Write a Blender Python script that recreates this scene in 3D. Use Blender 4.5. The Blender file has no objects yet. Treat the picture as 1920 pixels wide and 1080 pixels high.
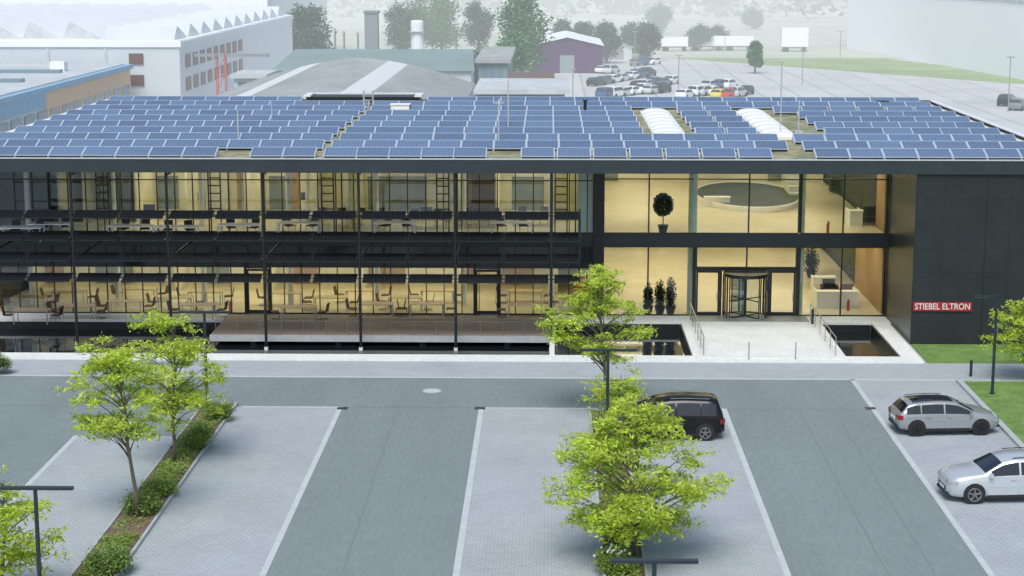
import bpy, bmesh, math, random
from mathutils import Vector, Matrix, Euler, noise
R=math.radians
rnd=random.Random(7)
sc=bpy.context.scene; COL=sc.collection
H=19.5; FPX=3350.; PITCH=10.57; YAW=1.2
ROT=Euler((R(90-PITCH),0,R(YAW))).to_matrix()
def ray(u,v): return ROT@Vector(((u-960)/FPX,(540-v)/FPX,-1))
def G(u,v,z=0.):
    d=ray(u,v); t=(z-H)/d.z; return Vector((0,0,H))+d*t
def F(u,v,Y):
    d=ray(u,v); t=Y/d.y; return Vector((0,0,H))+d*t
def XF(u,v,Y): return F(u,v,Y).x
# ---------------------------------------------------------------- camera
cam=bpy.data.cameras.new('camera'); co=bpy.data.objects.new('camera',cam); COL.objects.link(co)
co.location=(0,0,H); co.rotation_euler=(R(90-PITCH),0,R(YAW))
cam.sensor_width=36; cam.lens=36*FPX/1920; cam.clip_start=1; cam.clip_end=6000
sc.camera=co
# ---------------------------------------------------------------- materials
MIST=(0.82,0.88,0.90,1)
def mat(name,col,rough=.6,metal=0.,var=0.,ns=2.,bump=0.,haze=False,spec=.5,emit=None,island=0.,trans=0.,coord='Object',stretch=None,col2=None,ns2=None):
    m=bpy.data.materials.new(name); m.use_nodes=True; nt=m.node_tree; N=nt.nodes; L=nt.links
    b=N['Principled BSDF']; out=N['Material Output']
    b.inputs['Roughness'].default_value=rough; b.inputs['Metallic'].default_value=metal
    b.inputs['Specular IOR Level'].default_value=spec
    c=(*col,1); b.inputs['Base Color'].default_value=c
    colsock=None
    tc=N.new('ShaderNodeTexCoord')
    src=tc.outputs['Object']
    if coord=='World':
        g=N.new('ShaderNodeNewGeometry'); src=g.outputs['Position']
    if stretch:
        mp=N.new('ShaderNodeMapping'); mp.inputs['Scale'].default_value=stretch; L.new(src,mp.inputs['Vector']); src=mp.outputs['Vector']
    if var>0 or bump>0:
        n=N.new('ShaderNodeTexNoise'); n.inputs['Scale'].default_value=ns; n.inputs['Detail'].default_value=6; n.inputs['Roughness'].default_value=.65
        L.new(src,n.inputs['Vector'])
    if var>0:
        r=N.new('ShaderNodeMapRange'); r.inputs['From Min'].default_value=.3; r.inputs['From Max'].default_value=.7
        r.inputs['To Min'].default_value=1-var; r.inputs['To Max'].default_value=1+var
        L.new(n.outputs['Fac'],r.inputs['Value'])
        fac=r.outputs['Result']
        if ns2:
            n2=N.new('ShaderNodeTexNoise'); n2.inputs['Scale'].default_value=ns2; n2.inputs['Detail'].default_value=4; L.new(src,n2.inputs['Vector'])
            r2=N.new('ShaderNodeMapRange'); r2.inputs['From Min'].default_value=.3; r2.inputs['From Max'].default_value=.7
            r2.inputs['To Min'].default_value=1-var; r2.inputs['To Max'].default_value=1+var; L.new(n2.outputs['Fac'],r2.inputs['Value'])
            mm=N.new('ShaderNodeMath'); mm.operation='MULTIPLY'; L.new(fac,mm.inputs[0]); L.new(r2.outputs['Result'],mm.inputs[1]); fac=mm.outputs[0]
        mx=N.new('ShaderNodeVectorMath'); mx.operation='SCALE'; L.new(fac,mx.inputs['Scale'])
        mx.inputs[0].default_value=col
        if col2:
            cm=N.new('ShaderNodeMix'); cm.data_type='RGBA'; cm.inputs['A'].default_value=c; cm.inputs['B'].default_value=(*col2,1)
            cr=N.new('ShaderNodeMapRange'); cr.inputs['From Min'].default_value=.42; cr.inputs['From Max'].default_value=.6
            L.new(n.outputs['Fac'],cr.inputs['Value']); L.new(cr.outputs['Result'],cm.inputs['Factor']); L.new(cm.outputs['Result'],mx.inputs[0])
        colsock=mx.outputs['Vector']
    if island>0:
        g=N.new('ShaderNodeNewGeometry')
        r=N.new('ShaderNodeMapRange'); r.inputs['To Min'].default_value=1-island; r.inputs['To Max'].default_value=1+island
        L.new(g.outputs['Random Per Island'],r.inputs['Value'])
        mx=N.new('ShaderNodeVectorMath'); mx.operation='SCALE'; L.new(r.outputs['Result'],mx.inputs['Scale'])
        if colsock: L.new(colsock,mx.inputs[0])
        else: mx.inputs[0].default_value=col
        colsock=mx.outputs['Vector']
    if colsock: L.new(colsock,b.inputs['Base Color'])
    if bump>0:
        bp=N.new('ShaderNodeBump'); bp.inputs['Strength'].default_value=bump; bp.inputs['Distance'].default_value=.05
        L.new(n.outputs['Fac'],bp.inputs['Height']); L.new(bp.outputs['Normal'],b.inputs['Normal'])
    if emit:
        b.inputs['Emission Color'].default_value=(*emit[0],1); b.inputs['Emission Strength'].default_value=emit[1]
    sh=b.outputs['BSDF']
    if trans>0:
        t=N.new('ShaderNodeBsdfTranslucent')
        if colsock: L.new(colsock,t.inputs['Color'])
        else: t.inputs['Color'].default_value=c
        ms=N.new('ShaderNodeMixShader'); ms.inputs[0].default_value=trans; L.new(sh,ms.inputs[1]); L.new(t.outputs[0],ms.inputs[2]); sh=ms.outputs[0]
    if haze: sh=add_haze(nt,sh)
    L.new(sh,out.inputs['Surface'])
    return m
def add_haze(nt,sh):  # distance haze painted into the material: mist emission grows with world Y
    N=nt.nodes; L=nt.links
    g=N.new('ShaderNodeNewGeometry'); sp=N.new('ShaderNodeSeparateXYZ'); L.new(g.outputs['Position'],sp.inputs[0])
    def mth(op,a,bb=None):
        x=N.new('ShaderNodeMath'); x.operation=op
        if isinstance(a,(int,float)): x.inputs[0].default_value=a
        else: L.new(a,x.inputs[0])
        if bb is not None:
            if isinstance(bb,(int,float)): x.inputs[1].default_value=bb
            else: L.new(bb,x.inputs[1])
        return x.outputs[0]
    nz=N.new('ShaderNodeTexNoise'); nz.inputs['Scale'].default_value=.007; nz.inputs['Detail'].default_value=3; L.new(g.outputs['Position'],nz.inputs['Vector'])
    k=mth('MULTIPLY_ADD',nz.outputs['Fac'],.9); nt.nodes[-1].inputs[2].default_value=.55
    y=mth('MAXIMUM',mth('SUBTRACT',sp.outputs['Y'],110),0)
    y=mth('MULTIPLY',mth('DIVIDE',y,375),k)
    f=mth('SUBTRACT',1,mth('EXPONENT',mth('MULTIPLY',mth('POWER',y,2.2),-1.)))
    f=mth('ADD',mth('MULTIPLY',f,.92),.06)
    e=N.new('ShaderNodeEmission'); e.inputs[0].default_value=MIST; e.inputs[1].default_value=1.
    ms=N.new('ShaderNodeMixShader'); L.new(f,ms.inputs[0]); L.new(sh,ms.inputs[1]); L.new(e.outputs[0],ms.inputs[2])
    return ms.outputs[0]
def brickmat(name,c1,c2,cm,bw,rh,mortar,rough=.8,axes='XY',var=.12,bump=.2,metal=0,haze=False,spec=.5,offset=.5,vs=.35):
    m=bpy.data.materials.new(name); m.use_nodes=True; nt=m.node_tree; N=nt.nodes; L=nt.links
    b=N['Principled BSDF']; b.inputs['Roughness'].default_value=rough; b.inputs['Metallic'].default_value=metal; b.inputs['Specular IOR Level'].default_value=spec
    g=N.new('ShaderNodeNewGeometry'); s=N.new('ShaderNodeSeparateXYZ'); L.new(g.outputs['Position'],s.inputs[0])
    cb=N.new('ShaderNodeCombineXYZ'); L.new(s.outputs[axes[0]],cb.inputs[0]); L.new(s.outputs[axes[1]],cb.inputs[1])
    br=N.new('ShaderNodeTexBrick'); br.inputs['Scale'].default_value=1; br.inputs['Brick Width'].default_value=bw; br.inputs['Row Height'].default_value=rh
    br.inputs['Mortar Size'].default_value=mortar; br.inputs['Mortar Smooth'].default_value=.3; br.offset=offset
    br.inputs['Color1'].default_value=(*c1,1); br.inputs['Color2'].default_value=(*c2,1); br.inputs['Mortar'].default_value=(*cm,1)
    L.new(cb.outputs[0],br.inputs['Vector'])
    n=N.new('ShaderNodeTexNoise'); n.inputs['Scale'].default_value=vs; n.inputs['Detail'].default_value=8; n.inputs['Roughness'].default_value=.7; L.new(g.outputs['Position'],n.inputs['Vector'])
    r=N.new('ShaderNodeMapRange'); r.inputs['From Min'].default_value=.3; r.inputs['From Max'].default_value=.7; r.inputs['To Min'].default_value=1-var; r.inputs['To Max'].default_value=1+var
    L.new(n.outputs['Fac'],r.inputs['Value'])
    mx=N.new('ShaderNodeVectorMath'); mx.operation='SCALE'; L.new(br.outputs['Color'],mx.inputs[0]); L.new(r.outputs['Result'],mx.inputs['Scale'])
    L.new(mx.outputs['Vector'],b.inputs['Base Color'])
    if bump:
        bp=N.new('ShaderNodeBump'); bp.inputs['Strength'].default_value=bump; bp.inputs['Distance'].default_value=.02; bp.invert=True
        L.new(br.outputs['Fac'],bp.inputs['Height']); L.new(bp.outputs['Normal'],b.inputs['Normal'])
    if haze: L.new(add_haze(nt,b.outputs['BSDF']),N['Material Output'].inputs['Surface'])
    return m
def glassmat(name,tint,refl=.12,rough=.02):
    m=bpy.data.materials.new(name); m.use_nodes=True; nt=m.node_tree; N=nt.nodes; L=nt.links
    N.remove(N['Principled BSDF'])
    t=N.new('ShaderNodeBsdfTransparent'); t.inputs[0].default_value=(*tint,1)
    gl=N.new('ShaderNodeBsdfGlossy'); gl.inputs['Roughness'].default_value=rough; gl.inputs['Color'].default_value=(.85,.95,1,1)
    fr=N.new('ShaderNodeFresnel'); fr.inputs[0].default_value=1.45
    ad=N.new('ShaderNodeMath'); ad.operation='ADD'; ad.inputs[1].default_value=refl-.04; L.new(fr.outputs[0],ad.inputs[0])
    ms=N.new('ShaderNodeMixShader'); L.new(ad.outputs[0],ms.inputs[0]); L.new(t.outputs[0],ms.inputs[1]); L.new(gl.outputs[0],ms.inputs[2])
    L.new(ms.outputs[0],N['Material Output'].inputs['Surface'])
    return m
M={}
M['asphalt']=mat('asphalt',(.185,.232,.238),.85,var=.085,ns=.35,ns2=7,coord='World',stretch=(1,.2,1))
M['paver']=brickmat('paver',(.34,.385,.41),(.38,.425,.45),(.235,.27,.295),.24,.17,.012,var=.10)
M['paver_walk']=brickmat('paver_walk',(.33,.38,.41),(.37,.42,.45),(.25,.29,.32),.4,.2,.010,var=.08)
M['border']=mat('border_stone',(.45,.50,.52),.8,var=.10,ns=2,coord='World')
M['concrete']=mat('light_concrete',(.66,.70,.69),.75,var=.08,ns=.8,ns2=6,coord='World')
M['kerb']=mat('kerb_stone',(.38,.42,.43),.8,var=.12,ns=3,coord='World')
M['lawn']=mat('lawn',(.13,.23,.055),.9,var=.3,ns=1.2,ns2=14,bump=.6,coord='World')
M['soil']=mat('soil',(.16,.11,.08),.95,var=.3,ns=3,bump=.5,coord='World')
M['water']=mat('pool_water',(.008,.013,.016),.04,ns=1.6,bump=.04,coord='World')
M['wood']=brickmat('deck_wood',(.30,.26,.225),(.34,.29,.25),(.15,.125,.11),4.,.15,.012,axes='XY',var=.15)
M['black']=mat('black_metal',(.012,.016,.019),.4,var=.15,ns=3)
M['fascia']=mat('fascia_metal',(.024,.037,.045),.35,var=.2,ns=1.2)
M['clad']=brickmat('black_cladding',(.013,.020,.024),(.015,.022,.027),(.006,.010,.012),3.3,1.24,.016,rough=.5,axes='XZ',var=.3,bump=.15,offset=0,vs=.6)
M['clad_side']=brickmat('black_cladding_side',(.014,.021,.026),(.018,.026,.031),(.006,.009,.010),3.3,1.24,.018,rough=.3,axes='YZ',var=.25,bump=.2,offset=0,vs=.8)
M['cream']=mat('cream_plaster',(.74,.71,.54),.8,var=.16,ns=.35,coord='World')
M['floor']=mat('tan_floor',(.68,.62,.46),.3,var=.10,ns=.8,coord='World')
M['panelwood']=mat('wood_panel',(.38,.24,.11),.5,var=.2,ns=2,coord='World',stretch=(6,6,.5))
M['greyint']=mat('grey_interior',(.20,.23,.22),.5,var=.2,ns=1,coord='World')
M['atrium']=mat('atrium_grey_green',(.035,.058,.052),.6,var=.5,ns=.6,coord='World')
M['teal']=mat('pale_teal_panel',(.40,.52,.46),.3,var=.1)
M['white']=mat('white_paint',(.78,.79,.77),.5,var=.04)
M['letter']=mat('lettering_paint',(.60,.60,.60),.5)
M['tablewood']=mat('table_wood',(.58,.46,.30),.45,var=.1,ns=4)
M['brownseat']=mat('brown_seat',(.10,.055,.03),.6,var=.2,ns=5)
M['lightmetal']=mat('light_metal',(.55,.60,.62),.4,metal=.3,var=.08)
M['steel']=mat('steel',(.45,.48,.5),.3,metal=.9)
M['glass']=glassmat('clear_glass',(.90,.93,.88),.07)
M['glass2']=glassmat('office_glass',(.86,.91,.87),.13)
M['glassdark']=mat('dark_upper_glass',(.014,.022,.028),.08,spec=.6)  # dark ceiling and reflections of the upper glass put into an opaque colour
M['light']=mat('light_panel',(1,.95,.8),.5,emit=((1,.88,.62),6.0))
M['roofmoss']=mat('roof_gravel_moss',(.20,.23,.13),.95,var=.35,ns=.9,ns2=6,bump=.5,coord='World',col2=(.30,.27,.17))
M['flash']=mat('roof_flashing',(.66,.70,.73),.5,var=.06)
M['pvframe']=mat('panel_frame',(.50,.56,.62),.4,var=.05)
M['red']=mat('red_paint',(.55,.03,.03),.4,var=.05)
M['signred']=mat('sign_red',(.34,.015,.025),.4)
M['dark']=mat('dark_fabric',(.02,.02,.022),.7,var=.2,ns=5)
M['lamp']=mat('lamp_metal',(.03,.045,.055),.35,metal=.3,var=.1)
M['bark']=mat('bark',(.13,.11,.085),.9,var=.3,ns=8,bump=.5)
M['leaf']=mat('bright_leaf',(.52,.65,.09),.6,island=.38,trans=.5,var=.28,ns=.9)
M['leaf_shrub']=mat('shrub_leaf',(.18,.28,.07),.6,island=.45,trans=.3,var=.3,ns=1.5)
M['leaf_shrub2']=mat('shrub_leaf_bright',(.26,.38,.08),.6,island=.4,trans=.35,var=.3,ns=1.5)
M['flower']=mat('white_flower',(.8,.8,.78),.6)
M['leafdark']=mat('indoor_leaf',(.02,.045,.02),.6,island=.4)
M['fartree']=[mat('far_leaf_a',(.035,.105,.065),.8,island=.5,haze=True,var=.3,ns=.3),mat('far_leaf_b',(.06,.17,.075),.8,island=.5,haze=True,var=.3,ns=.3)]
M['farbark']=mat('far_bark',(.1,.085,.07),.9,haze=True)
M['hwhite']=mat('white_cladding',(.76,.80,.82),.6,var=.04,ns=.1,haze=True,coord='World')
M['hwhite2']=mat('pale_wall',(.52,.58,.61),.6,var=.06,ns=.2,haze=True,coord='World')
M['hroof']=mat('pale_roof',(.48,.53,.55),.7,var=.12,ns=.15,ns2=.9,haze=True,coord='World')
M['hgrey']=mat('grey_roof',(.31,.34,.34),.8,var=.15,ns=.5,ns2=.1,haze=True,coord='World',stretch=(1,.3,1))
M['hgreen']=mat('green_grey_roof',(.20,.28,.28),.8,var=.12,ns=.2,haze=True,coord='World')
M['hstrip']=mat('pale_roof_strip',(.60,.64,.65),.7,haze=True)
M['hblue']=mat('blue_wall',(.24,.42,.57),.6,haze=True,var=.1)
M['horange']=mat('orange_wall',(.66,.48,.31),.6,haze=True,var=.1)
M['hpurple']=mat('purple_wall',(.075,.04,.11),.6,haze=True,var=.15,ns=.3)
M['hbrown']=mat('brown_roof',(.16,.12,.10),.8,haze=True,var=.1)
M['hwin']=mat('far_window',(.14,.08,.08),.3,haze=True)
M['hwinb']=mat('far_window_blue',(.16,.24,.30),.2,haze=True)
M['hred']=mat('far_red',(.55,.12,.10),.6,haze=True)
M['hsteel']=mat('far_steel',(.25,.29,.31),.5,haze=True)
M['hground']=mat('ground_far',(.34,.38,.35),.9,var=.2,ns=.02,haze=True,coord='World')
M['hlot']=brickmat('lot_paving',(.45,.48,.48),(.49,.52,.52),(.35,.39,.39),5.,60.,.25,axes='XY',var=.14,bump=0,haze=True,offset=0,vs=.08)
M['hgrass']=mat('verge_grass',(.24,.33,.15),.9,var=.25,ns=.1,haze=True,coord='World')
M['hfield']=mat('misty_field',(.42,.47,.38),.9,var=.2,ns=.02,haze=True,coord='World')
M['tyre']=mat('tyre_rubber',(.015,.015,.016),.8)
M['rim']=mat('alloy_rim',(.30,.31,.33),.3,metal=.8)
M['rimdark']=mat('dark_rim',(.03,.03,.035),.35,metal=.5)
M['carglass']=mat('car_glass',(.012,.016,.02),.04,spec=.8)
M['plastic']=mat('black_plastic',(.015,.015,.017),.5)
M['lampclear']=mat('headlight_lens',(.55,.6,.62),.08,metal=.5)
M['lampred']=mat('taillight_lens',(.25,.01,.015),.15)
def paint(name,c,haze=False,metal=.3): return mat(name,c,.22,metal=metal,haze=haze)
def pvmat(name,c,line,haze=False,rough=.16,bw=.158,spec=.5):
    m=bpy.data.materials.new(name); m.use_nodes=True; nt=m.node_tree; N=nt.nodes; L=nt.links
    b=N['Principled BSDF']; b.inputs['Roughness'].default_value=rough; b.inputs['Specular IOR Level'].default_value=spec
    tc=N.new('ShaderNodeTexCoord')
    br=N.new('ShaderNodeTexBrick'); br.offset=0; br.inputs['Scale'].default_value=1; br.inputs['Brick Width'].default_value=bw; br.inputs['Row Height'].default_value=bw
    br.inputs['Mortar Size'].default_value=.008; br.inputs['Color1'].default_value=(*c,1); br.inputs['Color2'].default_value=(c[0]*1.12,c[1]*1.1,c[2]*1.05,1); br.inputs['Mortar'].default_value=(*line,1)
    L.new(tc.outputs['Object'],br.inputs['Vector'])
    oi=N.new('ShaderNodeObjectInfo'); r=N.new('ShaderNodeMapRange'); r.inputs['To Min'].default_value=.88; r.inputs['To Max'].default_value=1.14; L.new(oi.outputs['Random'],r.inputs['Value'])
    mx=N.new('ShaderNodeVectorMath'); mx.operation='SCALE'; L.new(br.outputs['Color'],mx.inputs[0]); L.new(r.outputs['Result'],mx.inputs['Scale'])
    L.new(mx.outputs['Vector'],b.inputs['Base Color'])
    return m
M['pv']=pvmat('solar_cells',(.090,.145,.245),(.20,.27,.37),rough=.25)
M['pvdark']=pvmat('dark_solar_cells',(.005,.007,.009),(.025,.03,.034),bw=.18,rough=.5,spec=.25)
# ---------------------------------------------------------------- mesh helpers
ORG={}
class MB:
    def __init__(s): s.v=[]; s.f=[]; s.m=[]
    def poly(s,pts,m=0):
        i=len(s.v); s.v+= [tuple(p) for p in pts]; s.f.append(tuple(range(i,i+len(pts)))); s.m.append(m); return s
    def box(s,x0,x1,y0,y1,z0,z1,m=0):
        if x0>x1:x0,x1=x1,x0
        if y0>y1:y0,y1=y1,y0
        if z0>z1:z0,z1=z1,z0
        i=len(s.v); s.v+=[(x0,y0,z0),(x1,y0,z0),(x1,y1,z0),(x0,y1,z0),(x0,y0,z1),(x1,y0,z1),(x1,y1,z1),(x0,y1,z1)]
        for q in ((0,3,2,1),(4,5,6,7),(0,1,5,4),(1,2,6,5),(2,3,7,6),(3,0,4,7)):
            s.f.append(tuple(i+k for k in q)); s.m.append(m)
        return s
    def mbox(s,mtx,sx,sy,sz,m=0):
        i=len(s.v)
        for z in(-.5,.5):
            for (x,y) in((-.5,-.5),(.5,-.5),(.5,.5),(-.5,.5)): s.v.append(tuple(mtx@Vector((x*sx,y*sy,z*sz))))
        for q in ((0,3,2,1),(4,5,6,7),(0,1,5,4),(1,2,6,5),(2,3,7,6),(3,0,4,7)):
            s.f.append(tuple(i+k for k in q)); s.m.append(m)
        return s
    def tube(s,pts,rs,n=8,m=0,cap=True):
        pts=[Vector(p) for p in pts]
        if isinstance(rs,(int,float)): rs=[rs]*len(pts)
        base=len(s.v); k=len(pts)
        for j,p in enumerate(pts):
            d=(pts[min(j+1,k-1)]-pts[max(j-1,0)])
            if d.length<1e-9: d=Vector((0,0,1))
            d.normalize()
            if abs(d.z)<.95: a=Vector((0,0,1))
            else: a=Vector((1,0,0))
            a=(a-d*a.dot(d)).normalized()
            b=d.cross(a)
            for q in range(n):
                t=2*math.pi*q/n; s.v.append(tuple(p+(a*math.cos(t)+b*math.sin(t))*rs[j]))
        for j in range(k-1):
            for q in range(n):
                q2=(q+1)%n; s.f.append((base+j*n+q,base+j*n+q2,base+(j+1)*n+q2,base+(j+1)*n+q)); s.m.append(m)
        if cap:
            s.f.append(tuple(base+q for q in reversed(range(n)))); s.m.append(m)
            s.f.append(tuple(base+(k-1)*n+q for q in range(n))); s.m.append(m)
        return s
    def build(s,name,mats,parent=None,smooth=False):
        me=bpy.data.meshes.new(name)
        o0=ORG.get(parent.name,Vector()) if parent else Vector()
        me.from_pydata([(a-o0.x,b-o0.y,c-o0.z) for a,b,c in s.v],[],s.f)
        if not isinstance(mats,(list,tuple)): mats=[mats]
        for x in mats: me.materials.append(x)
        me.polygons.foreach_set('material_index',s.m)
        if smooth: me.polygons.foreach_set('use_smooth',[True]*len(s.f))
        me.update()
        o=bpy.data.objects.new(name,me); COL.objects.link(o)
        if parent: o.parent=parent
        ORG[o.name]=o0
        return o
def tag(o,label,cat=None,group=None,kind=None):
    if label:o['label']=label
    if cat:o['category']=cat
    if group:o['group']=group
    if kind:o['kind']=kind
    return o
def empty(name,loc,label,cat,group=None,local=False):
    o=bpy.data.objects.new(name,None); COL.objects.link(o); o.location=loc; o.empty_display_size=.3
    ORG[o.name]=Vector((0,0,0)) if local else Vector(loc)
    return tag(o,label,cat,group)
def dup(root,loc,rz=0,label=None,group=None,scale=None):
    def cp(o,p):
        c=o.copy(); COL.objects.link(c)
        if p: c.parent=p
        for ch in o.children: cp(ch,c)
        return c
    r=cp(root,None); r.location=loc; r.rotation_euler=(0,0,rz)
    if scale: r.scale=scale
    if label:r['label']=label
    if group:r['group']=group
    return r
ON=['','first','second','third','fourth','fifth','sixth','seventh','eighth','ninth','tenth']
def nth(i):
    if i<len(ON): return ON[i]
    suf='th' if 10<i%100<14 else {1:'st',2:'nd',3:'rd'}.get(i%10,'th')
    return f'{i}{suf}'
def struct(mb,name,m): 
    o=mb.build(name,m); o['kind']='structure'; return o
# ---------------------------------------------------------------- levels and lines
YF=89.2; YG=96.; XL=-31.; XR=26.7; YB=125.; ZR=9.3
XA,XB,XC,XD=-9.0,-3.04,7.78,14.07
PL0,PL1=-15.2,-13.67
PM0,PM1=1.75,3.2
YR0=75.9; YW0=81.5; YK=84.9
# ---------------------------------------------------------------- ground sheets
g=MB(); hx0,hx1,hy0,hy1=XL-3,18.0,84.95,95.8
bx=2500
g.poly([(-bx,-300,0),(bx,-300,0),(bx,hy0,0),(-bx,hy0,0)]); g.poly([(-bx,hy1,0),(bx,hy1,0),(bx,4000,0),(-bx,4000,0)])
g.poly([(-bx,hy0,0),(hx0,hy0,0),(hx0,hy1,0),(-bx,hy1,0)]); g.poly([(hx1,hy0,0),(bx,hy0,0),(bx,hy1,0),(hx1,hy1,0)])
struct(g,'ground',M['hground'])
def sheet(name,rects,z,m):
    q=MB()
    for (a,b,c,d) in rects: q.poly([(a,c,z),(b,c,z),(b,d,z),(a,d,z)])
    return struct(q,name,m)
sheet('road',[(-60,18.9,20,YW0)],.004,M['asphalt'])
sheet('pavement',[(-60,60,YW0,YK)],.008,M['paver_walk'])
sheet('parking_bay_paving',[(-19.55,PL0,20,70.9),(PL1,XA,20,YR0),(XB,XC,20,YR0),(XD,18.9,20,YW0)],.008,M['paver'])
e=MB()
def edging(x0,x1,y0,y1):
    e.poly([(x0,y0,.013),(x1,y0,.013),(x1,y1,.013),(x0,y1,.013)])
for x in (XA,XC): edging(x-.22,x,20,YR0)
for x in (XB,XD): edging(x,x+.22,20,YR0 if x==XB else YW0)
edging(-19.55,-19.35,20,70.9)
edging(PL1+.2,XA-.22,YR0-.2,YR0); edging(XB+.22,XC-.22,YR0-.2,YR0)
edging(-60,19,YW0-.15,YW0+.1)
struct(e,'edging_stones',M['border'])
s=MB()
for x in (XA+2.4,XC+3.1,XC+4.6): s.poly([(x,20,.0085),(x+.04,20,.0085),(x+.04,YR0-.11,.0085),(x,YR0-.11,.0085)])
s.poly([(-60,YR0-.1,.0085),(14,YR0-.1,.0085),(14,YR0,.0085),(-60,YR0,.0085)])
struct(s,'asphalt_seams',mat('seam',(.155,.195,.20),.8))
k=MB(); k.box(18.9,19.15,20,YW0-.4,-.05,.14); k.box(19.15,60,YW0-.65,YW0-.4,-.05,.14)
struct(k,'kerb',M['kerb'])
struct(MB().box(19.152,70,10,YW0-.652,-.05,.10),'lawn',M['lawn'])
struct(MB().box(18.4,70,YK+.1,YF-.1,-.05,.05),'lawn_by_wall',M['lawn'])
w=MB()
w.box(XL-3,18.2,YK,86.0,-.9,.10)
w.box(.05,.3,86,94.2,-.9,.12)
w.box(7.1,7.5,86.0,94.2,-.9,.10); w.box(14.2,14.6,86.0,94.2,-.9,.10)
w.box(17.3,18.2,86.0,94.2,-.9,.10)
w.box(.05,18.35,94.2,95.9,-.9,.10)
w.box(XL-3,-17.6,94.3,95.9,-.9,.10)
struct(w,'pool_coping',M['concrete'])
struct(MB().poly([(XL-3,85.5,-.45),(17.8,85.5,-.45),(17.8,95.5,-.45),(XL-3,95.5,-.45)]),'pool_water',M['water'])
struct(MB().poly([(XL-3,85,-.88),(18.1,85,-.88),(18.1,95.7,-.88),(XL-3,95.7,-.88)]),'pool_floor',M['black'])
wl=MB(); wl.box(.31,7.09,86.003,86.05,-.88,.0); wl.box(.31,.36,86.06,94.1,-.88,.0); wl.box(17.25,17.297,86.06,94.1,-.88,.02); wl.box(.37,7.03,94.14,94.197,-.88,-.02);wl.box(14.67,17.24,94.14,94.197,-.88,-.02)
wl.box(7.04,7.097,86.06,94.1,-.88,.0); wl.box(14.603,14.66,86.06,94.1,-.88,.0); wl.box(XL-3,-17.65,94.24,94.297,-.88,-.05)
struct(wl,'pool_lining',M['black'])
br=empty('footbridge',(10.85,90,0),'pale concrete footbridge between the pools leading to the revolving door','footbridge')
MB().box(7.503,14.197,85.4,94.19,-.3,.13).build('deck',M['concrete'],br)
MB().box(7.7,14.0,94.3,95.85,.104,.13).build('doormat',M['greyint'],br)
dk=empty('wooden_deck',(-8.5,93,0),'brown timber terrace deck in front of the cafeteria windows','deck')
MB().box(-17.58,.03,90.4,95.88,-.05,.08).build('boards',M['wood'],dk)
MB().box(-17.58,.03,90.28,90.397,-.22,.10).build('edge_board',M['kerb'],dk)
for i in range(4): MB().box(-15.5+i*4.4,-15.2+i*4.4,90.6,90.9,-.88,-.055).build('leg',M['black'],dk)
def railing(name,p0,p1,n,h,label,z=.12,mid=1,group=None):
    root=empty(name,(p0[0],p0[1],z),label,'railing',group)
    P0=Vector((*p0,z)); P1=Vector((*p1,z))
    for i in range(n):
        p=P0.lerp(P1,i/(n-1)) if n>1 else P0
        MB().tube([p,p+Vector((0,0,h))],.022,6).build('post',M['steel'],root)
    MB().tube([P0+Vector((0,0,h)),P1+Vector((0,0,h))],.025,6).build('handrail',M['steel'],root)
    for j in range(mid):
        zz=h*(j+1)/(mid+1); MB().tube([P0+Vector((0,0,zz)),P1+Vector((0,0,zz))],.01,5).build('rail',M['steel'],root)
railing('railing',(7.62,85.9),(7.62,94.5),6,.95,'steel handrail along the left side of the footbridge',mid=2)
railing('railing',(14.08,85.9),(14.08,94.5),6,.95,'steel handrail along the right side of the footbridge',mid=2)
railing('railing',(-17.3,90.55),(-.1,90.55),16,.75,'low thin steel rail along the edge of the timber deck',z=.08,mid=0)
for i,u in enumerate((1405,1493)):
    p=G(u,680); 
    o=MB().tube([(p.x,p.y+.3,.12),(p.x,p.y+.3,.95)],.03,8).box(p.x-.05,p.x+.05,p.y+.25,p.y+.35,.128,.14).build('steel_post',M['steel']); tag(o,['slim steel post at the front of the footbridge, left one','slim steel post at the front of the footbridge, right one'][i],'post')
p=G(810,733); o=MB().tube([(p.x,p.y,.0),(p.x,p.y,.016)],.38,24).tube([(p.x,p.y,.0),(p.x,p.y,.012)],.43,24,1).build('manhole_cover',[M['border'],M['kerb']]); tag(o,'round pale manhole cover set in the asphalt road','manhole cover')
for i,u in enumerate((642,900,1632)):
    p=G(u,766); q=MB().box(p.x-.22,p.x+.22,p.y-.2,p.y+.2,.0,.018,0)
    for j in range(4): q.box(p.x-.18+j*.1,p.x-.13+j*.1,p.y-.16,p.y+.16,.018,.024,1)
    tag(q.build('drain_grate',[M['black'],M['steel']]),['square dark drain grate at the corner left of the middle aisle','square dark drain grate at the corner right of the middle aisle','square dark drain grate near the silver wagon bay'][i],'drain')
# ================================================================= OFFICE BUILDING
ob=empty('office_building',(-2,107,0),'wide two-storey black and glass office building with solar roof behind the pools','office building')
B=lambda name,mb,m,par=ob,smooth=False: mb.build(name,m,par,smooth)
B('foundation',MB().box(XL,XR,95.91,YB,-1,.08),M['kerb'])
B('floor',MB().box(XL+.2,18.3,YG+.03,YB-.3,.082,.12),M['floor'])
B('floor_slab',MB().box(XL,18.3,YG+.02,YB-.1,3.97,4.58),M['black'])
B('floor',MB().box(XL+.2,18.3,YG+.1,YB-.3,4.583,4.61),M['floor'])
B('ceiling',MB().box(XL+.2,18.3,YG+.1,YB-.3,3.93,3.966),M['cream'])
B('ceiling',MB().box(XL+.2,18.3,YG+.1,YB-.3,8.38,8.42),M['cream'])
B('spandrel',MB().box(XL,18.38,YG-.08,YG+.017,3.93,4.62),M['fascia'])
B('spandrel',MB().box(XL,18.38,YG-.06,YG+.04,8.36,8.78),M['fascia'])
B('roof_slab',MB().box(XL,XR,YF,YB,8.785,ZR),M['black'])
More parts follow.
